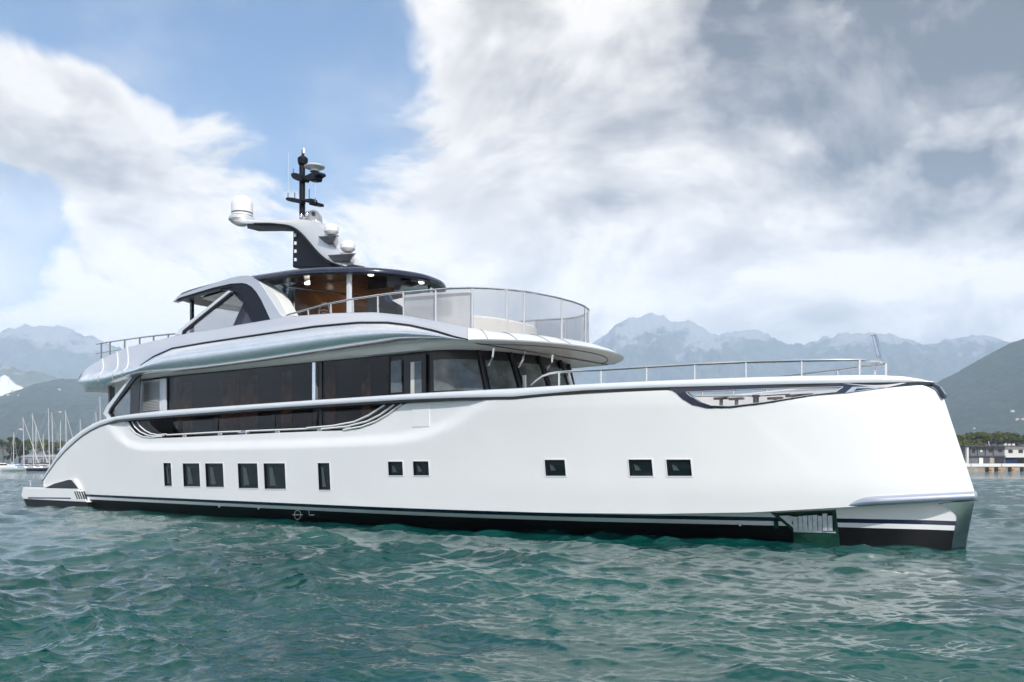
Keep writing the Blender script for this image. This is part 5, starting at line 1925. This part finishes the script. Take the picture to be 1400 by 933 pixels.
# sailing boats
def sail_boat(px, Yd, mh, L, rz, hullm, coverm, label, furled=0, lean=-.02):
    e = empty("sailing_boat", wl(px, Yd, 0), rz)
    tag(e, label, "sailing boat", "sailing boats moored in the marina")
    st = np.linspace(-.5, .5, 15)
    rows_ = []
    for t in st:
        hw = L * .155 * (1 - abs(max(0, t + .1) / .6) ** 2.2) ** .8 if t > -.1 else L * .155 * (1 - ((-.1 - t) / .4) ** 2 * .28)
        hw = max(hw, .03)
        sh_ = L * (.085 + .035 * max(0, t + .2) ** 1.3)
        x = t * L
        rows_.append([(x + .04 * L * (t if t > 0 else 0) * 1.2, -hw, sh_), (x, -hw * .93, sh_ * .4), (x * .96, -hw * .55, -.15), (x * .96, hw * .55, -.15), (x, hw * .93, sh_ * .4), (x + .04 * L * (t if t > 0 else 0) * 1.2, hw, sh_)])
    h = MB().grid(rows_)
    h.add(rows_[0], [tuple(range(6))])
    h.build("hull", hullm, e, angle=40)
    dk_ = MB().grid([[r_[0], (r_[0][0], 0, r_[0][2] + .12), r_[5]] for r_ in rows_])
    dk_.build("deck", "white_paint", e, angle=40)
    cb = MB().prism([(-.16 * L, -.09 * L, .09 * L), (.20 * L, -.07 * L, .10 * L), (.12 * L, -.06 * L, .135 * L), (-.14 * L, -.08 * L, .14 * L)], (0, .16 * L, 0))
    bevel(cb.build("cabin", "white_paint", e, smooth=False), .06)
    MB().prism([(-.10 * L, -.095 * L, .108 * L), (.10 * L, -.085 * L, .112 * L), (.08 * L, -.08 * L, .125 * L), (-.10 * L, -.088 * L, .128 * L)], (0, .18 * L, 0)).build("cabin_window", "dark_glass", e, smooth=False)
    mz = .1 * L
    tx = lean * mh
    ms = MB().tube([(.08 * L, 0, mz * .5), (.08 * L + tx * .5, 0, mh * .5), (.08 * L + tx, 0, mh)], [.13, .12, .08], 8)
    ms.build("mast", "mast_alloy", e)
    for f_, w_ in ((.45, .09 * L), (.72, .065 * L)):
        MB().tube([(.08 * L + tx * f_, -w_, mh * f_), (.08 * L + tx * f_, w_, mh * f_)], .035, 5).build("spreader", "mast_alloy", e)
    MB().tube([(.07 * L, 0, .19 * L), (-.30 * L, 0, .185 * L)], .09, 8).build("boom", "mast_alloy", e)
    MB().tube([(.05 * L, 0, .205 * L), (-.1 * L, 0, .22 * L), (-.30 * L, 0, .20 * L)], [.26, .22, .10], 8).build("sail_cover", coverm, e)
    MB().tube([(.50 * L, 0, .11 * L), (.08 * L + tx, 0, mh * .97)], [.11 if furled else .02, .05 if furled else .02], 6).build("furled_jib" if furled else "forestay", "sail_white" if furled else "mast_alloy", e)
    MB().tube([(-.49 * L, 0, .1 * L), (.08 * L + tx, 0, mh)], .018, 5).build("backstay", "mast_alloy", e)
    for s_ in (-1, 1):
        MB().tube([(.06 * L, s_ * .14 * L, .09 * L), (.08 * L + tx * .45, s_ * .09 * L, mh * .45), (.08 * L + tx * .98, 0, mh * .98)], .016, 5).build("shroud", "mast_alloy", e)
    return e


P2 = lambda px: px
BOATS = [(19.5, 330, 14.5, 9.5, 2.4, "white_paint", "cover_navy", "small white sailing boat with the shortest mast at the far left of the row", 0),
         (29, 300, 18.6, 11.5, 0.45, "hull_pale", "cover_blue", "pale grey green sailing boat with blue cover, nearest the camera", 1),
         (42, 318, 20.8, 12.0, 0.25, "white_paint", "cover_navy", "white sailing boat with the thick slanting furled jib", 1),
         (49.5, 340, 17.5, 10.5, 2.2, "white_paint", "cover_navy", "white sailing boat moored behind the slanting furled jib", 0),
         (58.8, 350, 14.5, 9.5, 1.9, "white_paint", "cover_navy", "low masted white sailing boat between two tall masts", 0),
         (63.5, 303, 21.8, 12.5, 0.6, "hull_navy", "cover_navy", "dark navy hulled sailing boat with tall mast beside the yacht stern", 0),
         (69, 326, 21.8, 12.0, 0.9, "white_paint", "cover_navy", "white sailing boat behind the navy hulled one, with equally tall mast", 0),
         (82.5, 335, 19.0, 11.5, 2.0, "white_paint", "cover_navy", "sailing boat mostly hidden by the yacht stern, shorter of its mast pair", 0),
         (87.5, 322, 22.2, 13, 1.0, "white_paint", "cover_navy", "sailing boat mostly hidden by the yacht stern, taller of its mast pair", 1),
         (108, 338, 19.8, 12, 1.2, "white_paint", "cover_navy", "sailing boat whose lone mast stands above the sloping stern curve", 0),
         (129.5, 330, 22.2, 12, 1.1, "white_paint", "cover_navy", "sailing boat whose mast stands under the upper deck overhang, left of the tallest", 0),
         (134.5, 318, 27.0, 14, 1.0, "white_paint", "cover_navy", "sailing boat with the tallest mast, just left of the after pillar", 0)]
for b_ in BOATS:
    sail_boat(*b_)


# motor boats at the left edge
def motor_boat(px, Yd, L, rz, label):
    e = empty("motor_boat", wl(px, Yd, 0), rz)
    tag(e, label, "motor boat", "white motor boats at the marina edge")
    rows_ = []
    for t in np.linspace(-.5, .5, 13):
        hw = L * .16 * (1 - max(0, (t + .05) / .55) ** 2.4) ** .8
        hw = max(hw, .02)
        s_ = L * (.12 + .05 * max(0, t))
        rows_.append([(t * L * 1.05, -hw, s_), (t * L, -hw * .92, s_ * .45), (t * L * .94, -hw * .5, -.2), (t * L * .94, hw * .5, -.2), (t * L, hw * .92, s_ * .45), (t * L * 1.05, hw, s_)])
    h = MB().grid(rows_)
    h.add(rows_[0], [tuple(range(6))])
    h.build("hull", "white_paint", e, angle=40)
    MB().grid([[r_[0], (r_[0][0], 0, r_[0][2] + .1), r_[5]] for r_ in rows_]).build("deck", "white_paint", e, angle=40)
    c_ = MB().prism([(-.2 * L, -.11 * L, .12 * L), (.22 * L, -.10 * L, .14 * L), (.10 * L, -.09 * L, .25 * L), (-.18 * L, -.10 * L, .26 * L)], (0, .21 * L, 0))
    bevel(c_.build("cabin", "white_paint", e, smooth=False), .08)
    MB().prism([(-.12 * L, -.113 * L, .18 * L), (.155 * L, -.103 * L, .18 * L), (.115 * L, -.098 * L, .225 * L), (-.12 * L, -.108 * L, .228 * L)], (0, .214 * L, 0)).build("cabin_window", "dark_glass", e, smooth=False)
    MB().tube([(-.2 * L, 0, .26 * L), (-.1 * L, 0, .36 * L)], .06, 6).build("radar_arch", "white_paint", e)
    return e


motor_boat(3, 305, 11, 0.5, "white motor boat cut off by the left edge of the photo")
motor_boat(13, 320, 9.5, 2.7, "white motor boat with cabin beside the left edge boat")
motor_boat(20, 345, 9, 1.2, "small white motor boat under the shortest mast")


# villas on the hillsides
def villa(px, py, Yd, w_, rz, wall, label):
    p = at(px, py, Yd)
    e = empty("hillside_house", tuple(p), rz)
    tag(e, label, "house", "houses on the hillsides")
    w_ *= .42
    h = w_ * .5
    MB().box((0, 0, h / 2 - 3), (w_, w_ * .6, h + 6)).build("wall", wall, e, smooth=False)
    MB().prism([(-w_ * .53, -w_ * .34, h), (-w_ * .53, 0, h + w_ * .16), (-w_ * .53, w_ * .34, h)], (w_ * 1.06, 0, 0)).build("roof", "terracotta", e, smooth=False)
    for q in (-.28, 0, .28):
        MB().box((q * w_, -w_ * .301, h * .55), (w_ * .12, .3, h * .3)).build("window", "roof_dark", e, smooth=False)
    return e


from mathutils.bvhtree import BVHTree
TREES_ = []
for o in [q for q in COL.objects if q.name.startswith("hills") or q.name.startswith("quarry")]:
    TREES_.append(BVHTree.FromPolygons([tuple(v.co) for v in o.data.vertices], [tuple(p.vertices) for p in o.data.polygons]))
for px, py, w_, rz, wall, label in (
        (11.5, 541, 26, .2, "villa_wall", "white house on the left hillside, lower left of the terracotta one"), (17.5, 536.5, 30, -.1, "villa_wall", "largest terracotta roofed house high on the left hillside"),
        (25, 541.5, 18, .4, "villa_wall", "small pale house right of the terracotta roofed one on the left hillside"), (81, 533.5, 26, .1, "villa_wall", "lone pale house high on the left hill under the upper deck stern"),
        (28.5, 588, 22, .1, "villa_wall", "house low on the left hillside among the sailing boat masts"), (82, 564, 20, -.3, "villa_wall", "house on the left hillside between the paired boat masts"),
        (1332, 586.5, 14, .1, "quay_white", "white house at the foot of the right hill just above the pines"), (1384, 563.5, 26, .2, "villa_wall", "highest pale house on the right hillside"),
        (1391, 574.5, 22, -.2, "villa_wall", "terracotta roofed house low on the right hillside"), (1398.5, 574, 20, .3, "villa_wall", "house at the right edge of the photo on the right hillside")):
    d = Vector(((px - 700) / F, 1.0, (HOR - py) / F)).normalized()
    best = None
    for t_ in TREES_:
        hit = t_.ray_cast(Vector((0, 0, CAM_H)), d)
        if hit[0] is not None and (best is None or hit[3] < best[1]):
            best = (hit[0], hit[3])
    if best:
        e = villa(px, py, best[0].y, w_, rz, wall, label)
        e.location = best[0]
